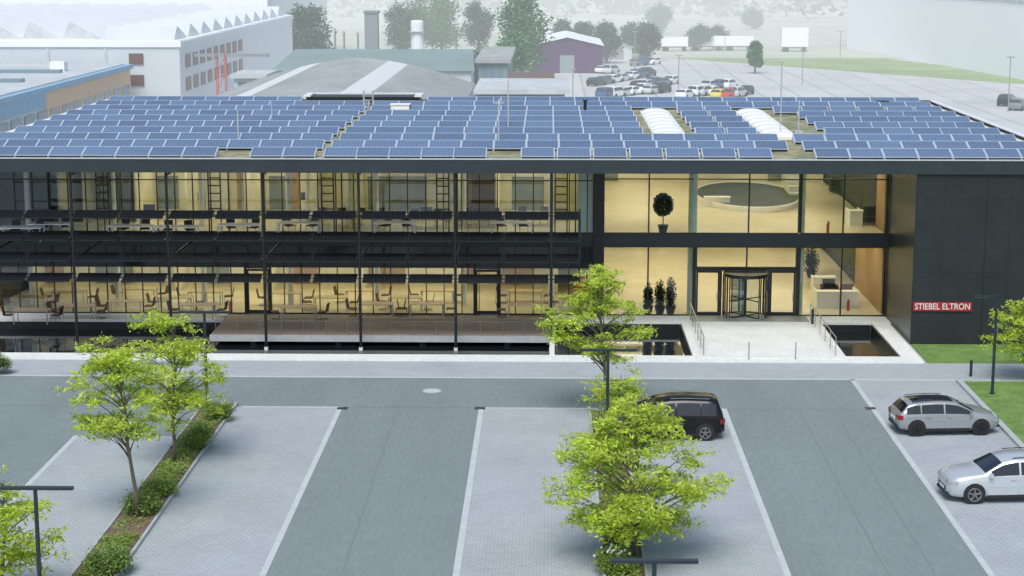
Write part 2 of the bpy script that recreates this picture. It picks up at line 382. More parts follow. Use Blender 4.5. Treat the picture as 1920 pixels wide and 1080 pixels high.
B('roof_surface',MB().box(XL+.35,XR-.35,YF+.3,YB-.3,ZR+.004,ZR+.06),M['roofmoss'])
B('fascia',MB().box(XL-.05,XR+.05,YF-.14,YF-.003,8.72,ZR+.10),M['fascia'])
B('fascia_trim',MB().box(XL-.08,XR+.08,YF-.18,YF+.25,ZR+.103,ZR+.13),M['lightmetal'])
B('parapet',MB().box(XL-.05,XL+.3,YF+.26,YB,ZR+.002,ZR+.2,0).box(XL-.08,XL+.33,YF+.26,YB+.03,ZR+.2,ZR+.24,1),[M['black'],M['flash']])
B('parapet',MB().box(XR-.3,XR+.05,YF+.26,YB,ZR+.002,ZR+.2,0).box(XR-.33,XR+.08,YF+.26,YB+.03,ZR+.2,ZR+.24,1),[M['black'],M['flash']])
B('parapet',MB().box(XL+.31,XR-.31,YB-.3,YB,ZR+.002,ZR+.25,0),[M['black']])
B('walkway_strip',MB().box(XR-1.25,XR-.6,YF+1,YB-.5,ZR+.061,ZR+.10),M['flash'])
B('wall',MB().box(18.4,XR,YF,YB-.05,-.1,8.784),M['clad'])
B('inner_wall',MB().box(18.37,18.398,YF+.01,YG-.07,-.1,8.78),M['clad_side'])
B('wall',MB().box(XL,XL+.18,YG+.05,YB-.1,.085,8.78),M['black'])
B('wall',MB().box(XL+.2,18.3,YB-.28,YB-.1,.13,8.36),M['cream'])
B('wall_recess',MB().box(21.9,21.96,YF-.012,YF-.002,.1,8.6),M['black'])
B('partition',MB().box(XL+.3,2.35,105,105.15,.125,3.92),M['cream'])
B('partition',MB().box(XL+.3,2.35,105,105.15,4.62,8.37),M['cream'])
B('partition',MB().box(2.36,2.5,YG+.4,YB-.3,.125,3.92),M['cream'])
B('partition',MB().box(2.36,2.5,YG+.4,YB-.3,4.62,8.37),M['cream'])
B('partition',MB().box(2.52,18.28,119,119.15,.125,3.92),M['cream'])
B('partition',MB().box(2.52,18.28,119,119.15,4.62,8.37),M['cream'])
B('wood_panelling',MB().box(18.2,18.29,YG+.5,YG+9,.125,3.92),M['panelwood'])
B('wood_panelling',MB().box(18.2,18.29,YG+.5,YG+3,4.62,8.37),M['panelwood'])
B('end_pier',MB().box(2.4,2.95,YG-.35,YG+.35,.1,8.75),M['black'])
B('end_panel',MB().box(1.55,2.38,YG-.06,YG-.02,4.7,8.3),M['teal'])
for u in (135,160,258,352,470,575,665,860,930,1035):
    x=XF(u,400,100); B('partition',MB().box(x,x+.12,99.5 if u not in (135,470,665,860) else 97.2,104.98,4.62,8.3),M['cream'])
for u in (30,310,490,665,855,1037):
    x=XF(u,540,100); B('partition',MB().box(x,x+.3,102.5,104.98,.13,3.9),M['cream'])
for (u0,u1,m_) in ((445,478,'panelwood'),(540,560,'panelwood'),(885,925,'panelwood'),(215,245,'white'),(585,600,'panelwood'),(60,110,'greyint'),(690,800,'greyint'),(960,1020,'greyint'),(505,535,'greyint'),(640,685,'white'),(275,335,'greyint'),(385,430,'white'),(820,860,'white'),(5,40,'panelwood'),(175,205,'greyint')):
    x0=XF(u0,360,105);x1=XF(u1,360,105); B('wall_panel',MB().box(x0,x1,104.93,104.997,4.63,7.4 if m_!='greyint' else 6.6),M[m_])
for (u0,u1,m_) in ((545,600,'panelwood'),(690,760,'panelwood'),(870,895,'panelwood'),(180,250,'greyint'),(60,120,'panelwood'),(380,430,'greyint'),(940,1000,'panelwood')):
    x0=XF(u0,520,105);x1=XF(u1,520,105); B('wall_panel',MB().box(x0,x1,104.93,104.997,.13,2.6),M[m_])
B('wall_panel',MB().box(-20,2.2,104.9,104.92,2.2,2.9),M['panelwood'])
for (x0,x1,z0,z1,m_) in ((3.3,4.6,4.62,7.,'greyint'),(5.2,7.2,5.4,6.9,'white'),(14.6,15.5,4.62,6.9,'greyint'),(3.2,5.8,.13,2.6,'greyint'),(6.4,7.3,.13,2.5,'panelwood'),(9,11.5,.9,2.6,'white'),(14.8,16.4,.13,2.7,'panelwood')):
    B('wall_panel',MB().box(x0,x1,118.93,118.997,z0,z1),M[m_])
B('stair_flight',MB().box(14.9,15.9,110,110.6,4.62,5.0).box(14.9,15.9,110.601,111.2,4.62,5.35).box(14.9,15.9,111.201,111.8,4.62,5.7).box(14.9,15.9,111.801,112.4,4.62,6.05).box(14.9,15.9,112.401,113,4.62,6.4),M['white'])
for i in range(7):
    for z0,z1 in ((.125,3.92),(4.62,8.37)):
        x=-29.1+4.87*i; B('interior_column',MB().tube([(x,98.3,z0),(x,98.3,z1)],.16,14),M['white'],smooth=False)
for x in (7.75,13.75):
    B('interior_column',MB().tube([(x,96.55,.125),(x,96.55,3.92)],.17,16),M['teal']); B('interior_column',MB().tube([(x,96.55,4.62),(x,96.55,8.37)],.17,16),M['teal'])
for zi,z in enumerate((3.9,8.35)):
    for yi,y in enumerate((98.2,101.8)):
        for i in range(6):
            if (zi,yi,i) in ((1,0,0),(1,0,3),(1,1,0),(0,0,0),(1,1,4),(0,1,5)): continue
            x=-28.5+5.2*i; B('ceiling_light',MB().box(x,x+4.2,y,y+.9,z,z+.028),M['light'])
    for y in (98.,102.5,107.,111.5,116.):
        for i in range(3):
            if (y,i) in ((98.,0),(107.,2),(116.,1)): continue
            x=3.2+5.1*i; B('ceiling_light',MB().box(x,x+4.4,y,y+.9,z,z+.028),M['light'])
cx,cy,rx,ry=12.3,110.5,3.3,6.2
vo=MB(); n=48
for i in range(n):
    a=2*math.pi*i/n;b=2*math.pi*(i+1)/n
    P=lambda t,k,z:(cx+rx*k*math.cos(t),cy+ry*k*math.sin(t),z)
    vo.poly([P(a,1,4.62),P(b,1,4.62),P(b,1,4.9),P(a,1,4.9)]); vo.poly([P(a,.95,4.62),P(b,.95,4.62),P(b,.95,4.9),P(a,.95,4.9)]); vo.poly([P(a,.95,4.9),P(b,.95,4.9),P(b,1,4.9),P(a,1,4.9)])
B('round_balustrade',vo,M['white'])
B('atrium_disc',MB().poly([(cx+rx*.945*math.cos(2*math.pi*i/n),cy+ry*.945*math.sin(2*math.pi*i/n),4.87) for i in range(n)]),M['atrium'])  # disc fills the oval void; reflections and view beyond put into its colour
WM={}
def window(x0,x1,z0,z1,zt=None,dark=False,fw=.05,y=YG-.02,gm_='glass2'):
    w_=x1-x0;h_=z1-z0; key=(round(w_,3),round(h_,3),zt,dark,fw)
    if key not in WM:
        f=MB(); a=fw/2
        f.box(0,a,-.06,.06,0,h_); f.box(w_-a,w_,-.06,.06,0,h_); f.box(a,w_-a,-.055,.055,0,.06); f.box(a,w_-a,-.055,.055,h_-.06,h_)
        if zt: f.box(a,w_-a,-.05,.05,zt-z0-.03,zt-z0+.03)
        fo=f.build('window',M['black'],None); fm=fo.data; bpy.data.objects.remove(fo)
        top=(zt-z0-.03) if (zt and dark) else h_-.06
        go=MB().poly([(a,0,.06),(w_-a,0,.06),(w_-a,0,top),(a,0,top)]).build('pane',M[gm_],None); gm=go.data; bpy.data.objects.remove(go)
        dm=None
        if dark:
            do=MB().box(a,w_-a,-.01,.03,zt-z0+.03,h_-.06).build('dark_pane',M['glassdark'],None); dm=do.data; bpy.data.objects.remove(do)
        WM[key]=(fm,gm,dm)
    fm,gm,dm=WM[key]
    o=bpy.data.objects.new('window',fm); COL.objects.link(o); o.parent=ob; o.location=Vector((x0,y,z0))-ORG[ob.name]
    p=bpy.data.objects.new('pane',gm); COL.objects.link(p); p.parent=o
    if dm: q=bpy.data.objects.new('dark_pane',dm); COL.objects.link(q); q.parent=o
xs=[]
x=-29.1-.974*2
while x<2.3: xs.append(x); x+=.974
for x in xs:
    x1=min(x+.974,2.39)
    if x<-30.9: continue
    if x1-x<.3: continue
    window(x,x1,4.62,8.36,7.5)
    if not(-17<x<-15.6) and not(-4.1<x<-2.9): window(x,x1,.10,3.93,2.72,True)
for a,b in ((2.96,5.4),(5.4,7.86),(7.86,10.8),(10.8,13.5),(13.62,15.9),(15.9,18.34)):
    window(a,b,4.62,8.36,7.6,fw=.08,gm_='glass')
for a,b in ((2.96,5.4),(5.4,7.86),(13.62,15.9),(15.9,18.34)): window(a,b,.10,3.93,None,fw=.08,gm_='glass')
for a,b in ((8.02,10.75),(10.75,13.44)): window(a,b,2.75,3.93,None,fw=.08,gm_='glass')
B('entrance_frame',MB().box(7.87,8.02,YG-.15,YG+.15,.1,3.93).box(13.44,13.6,YG-.15,YG+.15,.1,3.93).box(8.02,13.44,YG-.2,YG+.2,2.62,2.74),M['black'])
B('mullion_panel',MB().box(7.8,8.0,YG-.1,YG-.081,4.7,8.3),M['teal'])
B('mullion_panel',MB().box(13.5,13.62,YG-.12,YG-.085,4.7,8.3),M['black'])
def door(x0,x1,label=None):
    d=B('door',MB().box(x0,x0+.09,YG-.05,YG+.05,.12,2.6).box(x1-.09,x1,YG-.05,YG+.05,.12,2.6).box(x0+.09,x1-.09,YG-.05,YG+.05,2.48,2.6).box(x0+.09,x1-.09,YG-.05,YG+.05,.12,.3),M['black'])
    B('pane',MB().poly([(x0+.09,YG,.3),(x1-.09,YG,.3),(x1-.09,YG,2.48),(x0+.09,YG,2.48)]),M['glass'],d)
    B('handle',MB().tube([(x1-.14,YG-.1,.9),(x1-.14,YG-.1,1.4)],.018,6),M['steel'],d)
door(8.04,9.3); door(12.05,13.42)
for x in (-16.56,-4.0):
    B('door_frame',MB().box(x-.12,x-.003,YG-.12,YG+.12,.1,3.0).box(x+1.253,x+1.37,YG-.12,YG+.12,.1,3.0).box(x-.12,x+1.37,YG-.12,YG+.12,3.003,3.12),M['black']); door(x,x+1.25)
    B('dark_pane',MB().box(x,x+1.25,YG-.01,YG+.03,2.62,3.0),M['glassdark']); B('dark_pane',MB().box(x-.5,x+1.9,YG+.031,YG+.05,3.13,3.93),M['glassdark'])
B('mullion_panel',MB().box(9.31,9.42,YG-.1,YG+.1,.12,2.61),M['black']); B('mullion_panel',MB().box(11.93,12.04,YG-.1,YG+.1,.12,2.61),M['black'])
rv=empty('revolving_door',(10.68,95.6,.13),'large glass revolving door with black frame at the end of the footbridge','revolving door')
c=Vector((10.68,95.6,0)); rr=1.2
def ring(z0,z1,r0,r1,n=32):
    q=MB()
    for i in range(n):
        a=2*math.pi*i/n;b=2*math.pi*(i+1)/n
        P=lambda t,r,z:(c.x+r*math.cos(t),c.y+r*math.sin(t),z)
        q.poly([P(a,r1,z0),P(b,r1,z0),P(b,r1,z1),P(a,r1,z1)]);q.poly([P(a,r0,z1),P(b,r0,z1),P(b,r1,z1),P(a,r1,z1)]);q.poly([P(a,r0,z0),P(b,r0,z0),P(b,r0,z1),P(a,r0,z1)])
    return q
ring(2.4,2.58,.0,rr+.03).build('drum_top',M['black'],rv); ring(.13,.2,rr-.06,rr+.02).build('base_ring',M['greyint'],rv)
for s0 in (150,-30):
    q=MB()
    for i in range(8):
        a=R(s0+i*7.5);b=R(s0+(i+1)*7.5); q.poly([(c.x+rr*math.cos(a),c.y+rr*math.sin(a),.2),(c.x+rr*math.cos(b),c.y+rr*math.sin(b),.2),(c.x+rr*math.cos(b),c.y+rr*math.sin(b),2.4),(c.x+rr*math.cos(a),c.y+rr*math.sin(a),2.4)])
    q.build('curved_glass',M['glass2'],rv)
    for aa in (s0,s0+30,s0+60):
        a=R(aa); MB().box(c.x+rr*math.cos(a)-.04,c.x+rr*math.cos(a)+.04,c.y+rr*math.sin(a)-.04,c.y+rr*math.sin(a)+.04,.2,2.4).build('post',M['black'],rv)
for kx in range(4):
    a=R(35+90*kx); d=Vector((math.cos(a),math.sin(a),0)); q=MB()
    P=lambda r,z:(c.x+d.x*r,c.y+d.y*r,z)
    for (r0,z0,r1,z1) in ((.05,.18,1.12,.18),(.05,2.38,1.12,2.38),(1.12,.18,1.12,2.38),(.05,.18,.05,2.38),(.05,1.1,1.12,1.1)): q.tube([P(r0,z0),P(r1,z1)],.035,6)
    wg=q.build('door_wing',M['black'],rv); MB().poly([P(.05,.2),P(1.12,.2),P(1.12,2.36),P(.05,2.36)]).build('pane',M['glass2'],wg)
cols=[-29.1+4.87*i for i in range(7)]
for x in cols:
    B('column',MB().tube([(x,YF+.15,-.6),(x,YF+.15,8.78)],.075,10),M['black']); B('column_foot',MB().box(x-.09,x+.09,YF+.03,YF+.27,-.5,-.3),M['concrete'])
B('end_column',MB().box(1.5,1.6,YF+.1,YF+.22,2.9,6.9),M['black'])
for zi,z in enumerate((6.55,5.42,4.36,3.30)):
    B('sunshade_rail',MB().tube([(XL,YF+.2,z-.03),(1.55,YF+.2,z-.03)],.028,6),M['black']); B('sunshade_rail',MB().tube([(XL,YF+.75,z+.06),(1.55,YF+.75,z+.06)],.02,6),M['black'])
    for x in cols:
        for kx in range(2):
            xa=x+.16+kx*2.36; 
            if xa>1: continue
            wd=2.2 if xa<0 else 1.3
            mt=Matrix.Translation((xa+wd/2,YF+.1,z))@Euler((R(19),0,0)).to_matrix().to_4x4()
            q=MB().mbox(Matrix(),wd,.84,.04)
            o=q.build('sunshade_panel',M['pvdark'],None); o.parent=ob; o.matrix_local=Matrix.Translation(-ORG[ob.name])@mt
            fr=MB().box(-wd/2,wd/2,-.438,-.422,-.02,.02).box(-wd/2,wd/2,.422,.438,-.02,.02)
            for i in range(5 if wd>2 else 3):
                n_=5 if wd>2 else 3
                xx=-wd/2+i*wd/(n_-1); fr.box(xx-.008,xx+.008,-.421,.421,.015,.027)
            f2=fr.build('frame',M['lamp'],None); f2.parent=o
for i,x in enumerate(cols): B('bracket',MB().box(x-.03,x+.03,YF+.25,YG-.1,4.2,4.3),M['black']); B('bracket',MB().box(x-.03,x+.03,YF+.25,YG-.1,8.5,8.6),M['black'])
B('catwalk',MB().box(XL,1.6,YG-1.3,YG-.2,4.30,4.38),M['black'])
for u in (200,410,622,838,1060):
    xc=XF(u,370,YG-.3); q=MB()
    for sx in (-.55,.1,.55): q.box(xc+sx-.035,xc+sx+.035,YG-.33,YG-.26,4.7,8.3)
    for j in range(6): q.box(xc-.51,xc+.06,YG-.32,YG-.27,5.5+j*.42,5.56+j*.42)
    B('escape_ladder',q,M['black'])
sp0=F(1712,566,YF); sp1=F(1821,583,YF)
sg=empty('wall_sign',((sp0.x+sp1.x)/2,YF-.01,(sp0.z+sp1.z)/2),'red company sign with white capital letters on the black wall','sign')
MB().box(sp0.x,sp1.x,YF-.09,YF-.012,sp1.z,sp0.z).build('board',M['signred'],sg)
tcu=bpy.data.curves.new('lettering','FONT'); tcu.body='STIEBEL ELTRON'; tcu.size=.42; tcu.align_x='CENTER'; tcu.align_y='CENTER'; tcu.extrude=.012; tcu.offset=.006
to=bpy.data.objects.new('t',tcu); COL.objects.link(to); bpy.context.view_layer.update()
me=bpy.data.meshes.new_from_object(to.evaluated_get(bpy.context.evaluated_depsgraph_get())); bpy.data.objects.remove(to)
me.materials.clear(); me.materials.append(M['letter'])
wtx=max(v.co.x for v in me.vertices)-min(v.co.x for v in me.vertices)
lo=bpy.data.objects.new('lettering',me); COL.objects.link(lo); lo.parent=sg; lo.location=(0,-.095,0); lo.rotation_euler=(R(90),0,0); sx=(sp1.x-sp0.x)*.94/wtx; lo.scale=(sx,1.05,1)
# ================================================================= ROOF THINGS
ZS=ZR+.06
pw,ph,tilt=1.68,1.10,R(18)
P0=MB().mbox(Matrix(),pw-.04,ph-.04,.03).build('solar_panel',M['pv']); pvme=P0.data; bpy.data.objects.remove(P0)
fr=MB()
fr.box(-pw/2,pw/2,-ph/2,-ph/2+.022,-.02,.022).box(-pw/2,pw/2,ph/2-.03,ph/2,-.02,.022).box(-pw/2,-pw/2+.03,-ph/2+.022,ph/2-.03,-.02,.022).box(pw/2-.03,pw/2,-ph/2+.022,ph/2-.03,-.02,.022)
frm=fr.build('frame',M['pvframe']); frme=frm.data; bpy.data.objects.remove(frm)
def tl(x,y,z): return Matrix.Rotation(-tilt,4,'X')@Vector((x,y,z))
hb=math.cos(tilt)*ph/2; hz=math.sin(tilt)*ph/2; base=-hz-.12
sups=[]
for sx in (-pw/2-.02,pw/2-.02):
    su=MB()
    a=[tl(sx,-hb,-hz-.03),tl(sx,hb,hz-.03),tl(sx,hb,base),tl(sx,-hb,base)]; b=[tl(sx+.04,-hb,-hz-.03),tl(sx+.04,hb,hz-.03),tl(sx+.04,hb,base),tl(sx+.04,-hb,base)]
    su.poly(a);su.poly(b[::-1])
    for i in range(4): su.poly([a[i],b[i],b[(i+1)%4],a[(i+1)%4]])
    sm=su.build('support',M['pvframe']); sups.append(sm.data); bpy.data.objects.remove(sm)
NR=10; pitch=3.68
rown=['front','second','third','fourth','fifth','sixth','seventh','eighth','ninth','rearmost']
XE=XR-1.3
for r in range(NR):
    y=90.25+r*pitch
    if r==0: segs=[(-30.5,-16.9),(-15.1,-11.9),(-11.4,-3.2),(-1.5,11.3),(13.4,XE)]
    elif y<98.5: segs=[(-30.5,-11.9),(-11.5,12.5),(13.3,XE)]
    elif y<118: segs=[(-30.5,-12.0),(-11.6,5.3),(8.2,11.8),(15.6 if y<113 else 14.4,XE)]
    else: segs=[(-30.5,-12.1),(-11.8,XE)]
    cnt=0
    for (a,b) in segs:
        nn=max(1,round((b-a)/1.71))
        st=(b-a)/nn
        for i in range(nn):
            x=a+st*(i+.5); cnt+=1
            if y>120 and -17.4<x<-8.2: continue
            o=bpy.data.objects.new('solar_panel',pvme); COL.objects.link(o); o.location=(x,y,ZS+hz+.13); o.rotation_euler=(tilt,0,0)
            tag(o,f'blue solar panel, {nth(cnt)} from the left in the {rown[r]} row on the roof','solar panel','solar panels on the office roof')
            for nm,mm in (('frame',frme),('support',sups[0]),('support',sups[1])):
                c2=bpy.data.objects.new(nm,mm); COL.objects.link(c2); c2.parent=o
def dome(x,y,w_,d_,h_):
    q=MB(); n=14; rings=6
    q.box(x-w_/2,x+w_/2,y-d_/2,y+d_/2,ZS-.005,ZS+.16)
    pts=[]
    for j in range(rings):
        t=j/(rings-1)*math.pi/2
        pts.append([(x+math.copysign(abs(math.cos(2*math.pi*i/n))**.6,math.cos(2*math.pi*i/n))*w_/2*.93*math.cos(t),y+math.copysign(abs(math.sin(2*math.pi*i/n))**.6,math.sin(2*math.pi*i/n))*d_/2*.93*math.cos(t),ZS+.162+h_*math.sin(t)) for i in range(n)])
    for j in range(rings-1):
        for i in range(n): q.poly([pts[j][i],pts[j][(i+1)%n],pts[j+1][(i+1)%n],pts[j+1][i]],1)
    return q
M['dome']=mat('dome_plastic',(.76,.80,.82),.25,var=.03)
for gi,(x,lab) in enumerate(((6.8,'left'),(12.95,'right'))):
    for i in range(8):
        y=100.5+i*2.15
        tag(dome(x,y,1.85,1.75,.24).build('skylight_dome',[M['white'],M['dome']]),f'white domed skylight, {nth(i+1)} from the front in the {lab} roof strip','skylight','domed skylights on the office roof')
def mast(u,vt,vb,lab,r_=.035,arms=True):
    p=G(u,vb,ZS); top=F(u,vt,p.y).z
    ro=empty('roof_mast',(p.x,p.y,ZS),lab,'mast')
    MB().tube([(p.x,p.y,ZS+.12),(p.x,p.y,top)],r_,6).build('pole',M['lightmetal'],ro); MB().box(p.x-.25,p.x+.25,p.y-.25,p.y+.25,ZS,ZS+.12).build('base',M['kerb'],ro)
    if arms: MB().box(p.x-.3,p.x+.3,p.y-.02,p.y+.02,top-.25,top-.2).box(p.x-.3,p.x-.26,p.y-.02,p.y+.02,top-.2,top+.1).build('crossarm',M['lightmetal'],ro)
for a in ((447,205,268,'thin metal mast on the left part of the solar roof',.035,False),(935,185,272,'thin mast with crossarm near the middle of the solar roof',.035,True),(953,150,245,'tallest slim mast rising behind the middle of the roof',.04,False),(510,190,232,'short thin mast on the left part of the solar roof near the back',.03,False),(1463,140,255,'thin pale mast beside the right skylight strip',.03,False),(1497,188,250,'short thin mast right of the skylight strips',.03,False)): mast(*a)
p=G(1097,218,ZS); tag(MB().tube([(p.x,p.y,ZS),(p.x,p.y,ZS+.95)],.1,12).tube([(p.x,p.y,ZS+.95),(p.x,p.y,ZS+1.05)],.15,12).build('vent_pipe',M['black']),'black vent pipe standing among the solar panels','vent pipe')
for (u,v,w_,h_,m_,lab) in ((750,213,1.2,.55,'white','small white ventilation box among panels left of the middle'),(1657,204,.6,.45,'black','small black box at the back right of the roof')):
    p=G(u,v,ZS); tag(MB().box(p.x-w_/2,p.x+w_/2,p.y,p.y+.9,ZS,ZS+h_).box(p.x-w_/2-.05,p.x+w_/2+.05,p.y-.05,p.y+.95,ZS+h_,ZS+h_+.05).build('ventilation_box',M[m_]),lab,'vent box')
p=G(690,208,ZS); q=MB()
for sx in (-.3,.3):
    q.tube([(p.x+sx,p.y,ZS),(p.x+sx,p.y,ZS+1.3),(p.x+sx,p.y+.6,ZS+1.3),(p.x+sx,p.y+.6,ZS)],.03,6)
for j in range(5): q.tube([(p.x-.3,p.y,ZS+.2+j*.26),(p.x+.3,p.y,ZS+.2+j*.26)],.02,5)
tag(q.build('roof_ladder',M['lightmetal']),'small metal ladder with handrails at the back of the roof','ladder')
rb=empty('atrium_opening_box',(-12.8,122,ZS),'long low black box with pale caps in place of the atrium opening at the back edge of the roof','roof opening')  # solid black box added in place of the dark atrium opening
MB().box(-16.6,-8.9,121.9,124.4,ZS,ZS+.6).build('walls',M['black'],rb); MB().box(-16.8,-16.3,121.8,124.5,ZS+.603,ZS+.7).box(-9.2,-8.7,121.8,124.5,ZS+.603,ZS+.7).box(-16.29,-9.21,124.2,124.5,ZS+.603,ZS+.7).build('cap',M['flash'],rb)
# ================================================================= INTERIOR FURNITURE
def make_table(w_,d_,nm,cat,top):
    r=empty(nm,(0,0,0),'',cat,local=True)
    MB().box(-w_/2,w_/2,-d_/2,d_/2,.71,.75).build('tabletop',M[top],r)
    for sx in (-1,1):
        for sy in (-1,1): MB().box(sx*(w_/2-.06)-.025,sx*(w_/2-.06)+.025,sy*(d_/2-.06)-.025,sy*(d_/2-.06)+.025,0,.709).build('leg',M['steel'],r)
    return r
def make_chair(m_):
    r=empty('chair',(0,0,0),'','chair',local=True)
    MB().box(-.23,.23,-.22,.22,.43,.47).build('seat',M[m_],r)
    MB().mbox(Matrix.Translation((0,.27,.70))@Euler((R(-12),0,0)).to_matrix().to_4x4(),.46,.035,.46).build('backrest',M[m_],r)
    for sx in (-.22,.22): MB().tube([(sx,.26,.5),(sx,.22,.44),(sx,-.22,.42),(sx,-.24,.02),(sx,.2,.02)],.016,6).build('leg',M['black'],r)
    return r
tb0=make_table(1.9,.85,'cafeteria_table','table','tablewood'); ch0=make_chair('dark'); ch1=make_chair('brownseat'); desk0=make_table(2.3,.9,'office_desk','desk','white')
used=set()
def put(proto,loc,rz,label,group):
    if proto.name not in used:
        used.add(proto.name); proto.location=loc; proto.rotation_euler=(0,0,rz); proto['label']=label; proto['group']=group; return proto
    return dup(proto,loc,rz,label,group)
tabs=[(55,556),(130,546),(145,572),(262,540),(235,563),(535,548),(560,574),(680,543),(705,568),(820,543),(800,568),(985,544),(985,570),(385,545),(370,570),(620,556),(1085,556),(330,556),(760,556),(60,580)]
tabs=sorted(tabs)
cc=0
for i,(u,v) in enumerate(tabs):
    p=G(u,v,.87); put(tb0,(p.x,p.y,.12),0,f'pale wooden cafeteria table behind the lower windows, {nth(i+1)} from the left','cafeteria tables')
    for s_ in (-1,1):
        cc+=1; put(ch1,(p.x+s_*1.3,p.y+.05,.12),R(-90*s_+rnd.uniform(-12,12)),f'dark brown cantilever chair behind the lower windows, {nth(cc)} from the left','brown cafeteria chairs')
dl=[(40,425),(95,418),(245,422),(330,424),(450,420),(560,416),(690,400),(740,416),(800,402),(905,400),(960,416),(1000,398),(620,400)]
cd=0
for i,(u,v) in enumerate(sorted(dl)):
    p=G(u,v,5.36); put(desk0,(p.x,p.y,4.61),0,f'white office desk upstairs, {nth(i+1)} from the left','white office desks')
    for s_ in (-.6,.6):
        cd+=1; put(ch0,(p.x+s_,p.y+.75,4.61),R(rnd.uniform(-40,40)),f'dark office chair upstairs, {nth(cd)} from the left','dark office chairs upstairs')
for i,(u,v) in enumerate(((93,405),(280,395),(368,372),(575,372),(800,400))):
    p=G(u,v,5.6); ro=empty('computer_monitor',(p.x,p.y,5.36),f'dark screen on an office desk upstairs, {nth(i+1)} from the left','monitor','dark screens upstairs')
    MB().box(p.x-.32,p.x+.32,p.y-.02,p.y+.02,5.5,5.95).build('screen',M['dark'],ro); MB().box(p.x-.03,p.x+.03,p.y+.021,p.y+.05,5.37,5.6).box(p.x-.12,p.x+.12,p.y-.08,p.y+.1,5.362,5.38).build('stand',M['dark'],ro)
def leaves(q,c,r,n,s,rn,flat=.6,m=0,long=2.0,up=.3):
    for _ in range(n):
        d=Vector((rn.gauss(0,1),rn.gauss(0,1),rn.gauss(0,1)*flat))*.5
        if d.length>1.25: d*=1.25/d.length
        p=Vector(c)+Vector((d.x*r[0],d.y*r[1],d.z*r[2]))
        a=Vector((rn.gauss(0,1),rn.gauss(0,1),rn.gauss(0,.5))); a.normalize()
        b=a.cross(Vector((rn.gauss(0,up),rn.gauss(0,up),1))).normalized()
        ss=s*rn.uniform(.6,1.3); a=a*ss*long*.5; b=b*ss*.5
        q.poly([p-a,p+b*.8,p+a,p-b*.8],m)
def potted(u,v,z0,hgt,r_,lab,ball=False):
    p=G(u,v,z0); ro=empty('potted_plant',(p.x,p.y,z0),lab,'plant')
    MB().tube([(p.x,p.y,z0),(p.x,p.y,z0+.05),(p.x,p.y,z0+.45)],[.17,.2,.3],12).build('pot',M['dark'],ro)
    MB().tube([(p.x,p.y,z0+.4),(p.x,p.y,z0+hgt*.7)],.03,6).build('stem',M['bark'],ro)
    q=MB(); rn=random.Random(int(u))
    if ball:
        for _ in range(2600):
            d=Vector((rn.gauss(0,1),rn.gauss(0,1),rn.gauss(0,1))).normalized()*r_*rn.uniform(.75,1.05)*(1+.08*math.sin(rn.random()*9))
            leaves(q,(p.x+d.x,p.y+d.y,z0+hgt-r_+d.z*1.15),(.03,.03,.03),1,.11,rn,1,long=1.3,up=1)
    else: leaves(q,(p.x,p.y,z0+hgt*.66),(r_,r_,hgt*.5),1300,.1,rn,1)
    q.build('foliage',M['leafdark'],ro)
potted(1243,437,4.61,2.05,.5,'round-headed potted tree behind the upper lobby glass',True)
potted(1215,588,.12,1.35,.22,'leftmost of three slim dark plants in the lower lobby')
potted(1237,589,.12,1.5,.24,'middle of three slim dark plants in the lower lobby')
potted(1257,589,.12,1.6,.24,'rightmost of three slim dark plants in the lower lobby')
potted(1520,520,.12,1.5,.4,'green potted plant behind the reception desk')
for (u,v,z0,lab) in ((1552,437,4.61,'red fire extinguisher on the upper lobby floor'),(1590,583,.12,'red fire extinguisher on the lower lobby floor'),(432,585,.12,'red fire extinguisher near the left cafeteria door')):
    p=G(u,v,z0); ro=empty('fire_extinguisher',(p.x,p.y,z0),lab,'fire extinguisher'); MB().tube([(p.x,p.y,z0),(p.x,p.y,z0+.5),(p.x,p.y,z0+.57)],[.08,.08,.04],10).build('cylinder_body',M['red'],ro); MB().tube([(p.x,p.y,z0+.57),(p.x,p.y,z0+.66)],.03,6).tube([(p.x,p.y,z0+.64),(p.x+.12,p.y,z0+.5)],.015,5).build('valve',M['dark'],ro)
def counter(u,v,z0,w_,d_,h_,lab,topm='white',name='reception_desk',cat='desk'):
    p=G(u,v,z0); ro=empty(name,(p.x,p.y,z0),lab,cat)
    MB().box(p.x-w_/2,p.x+w_/2,p.y,p.y+.08,z0,z0+h_-.04).box(p.x-w_/2,p.x-w_/2+.08,p.y+.08,p.y+d_,z0,z0+h_-.04).box(p.x+w_/2-.08,p.x+w_/2,p.y+.08,p.y+d_,z0,z0+h_-.04).build('front_panel',M['white'],ro)
    MB().box(p.x-w_/2-.04,p.x+w_/2+.04,p.y-.05,p.y+.55,z0+h_-.037,z0+h_).build('counter_top',M[topm],ro)
counter(1570,578,.12,2.3,1.6,.95,'white reception desk in the lower lobby right of the entrance')
counter(1545,548,.12,1.3,1.,.9,'small white counter behind the reception desk')
counter(1605,425,4.61,.7,1.6,.9,'pale counter at the right of the upper lobby',name='lobby_counter')
counter(1345,388,4.61,1.5,.7,.6,'low white counter in front of the round balustrade',name='lobby_counter')
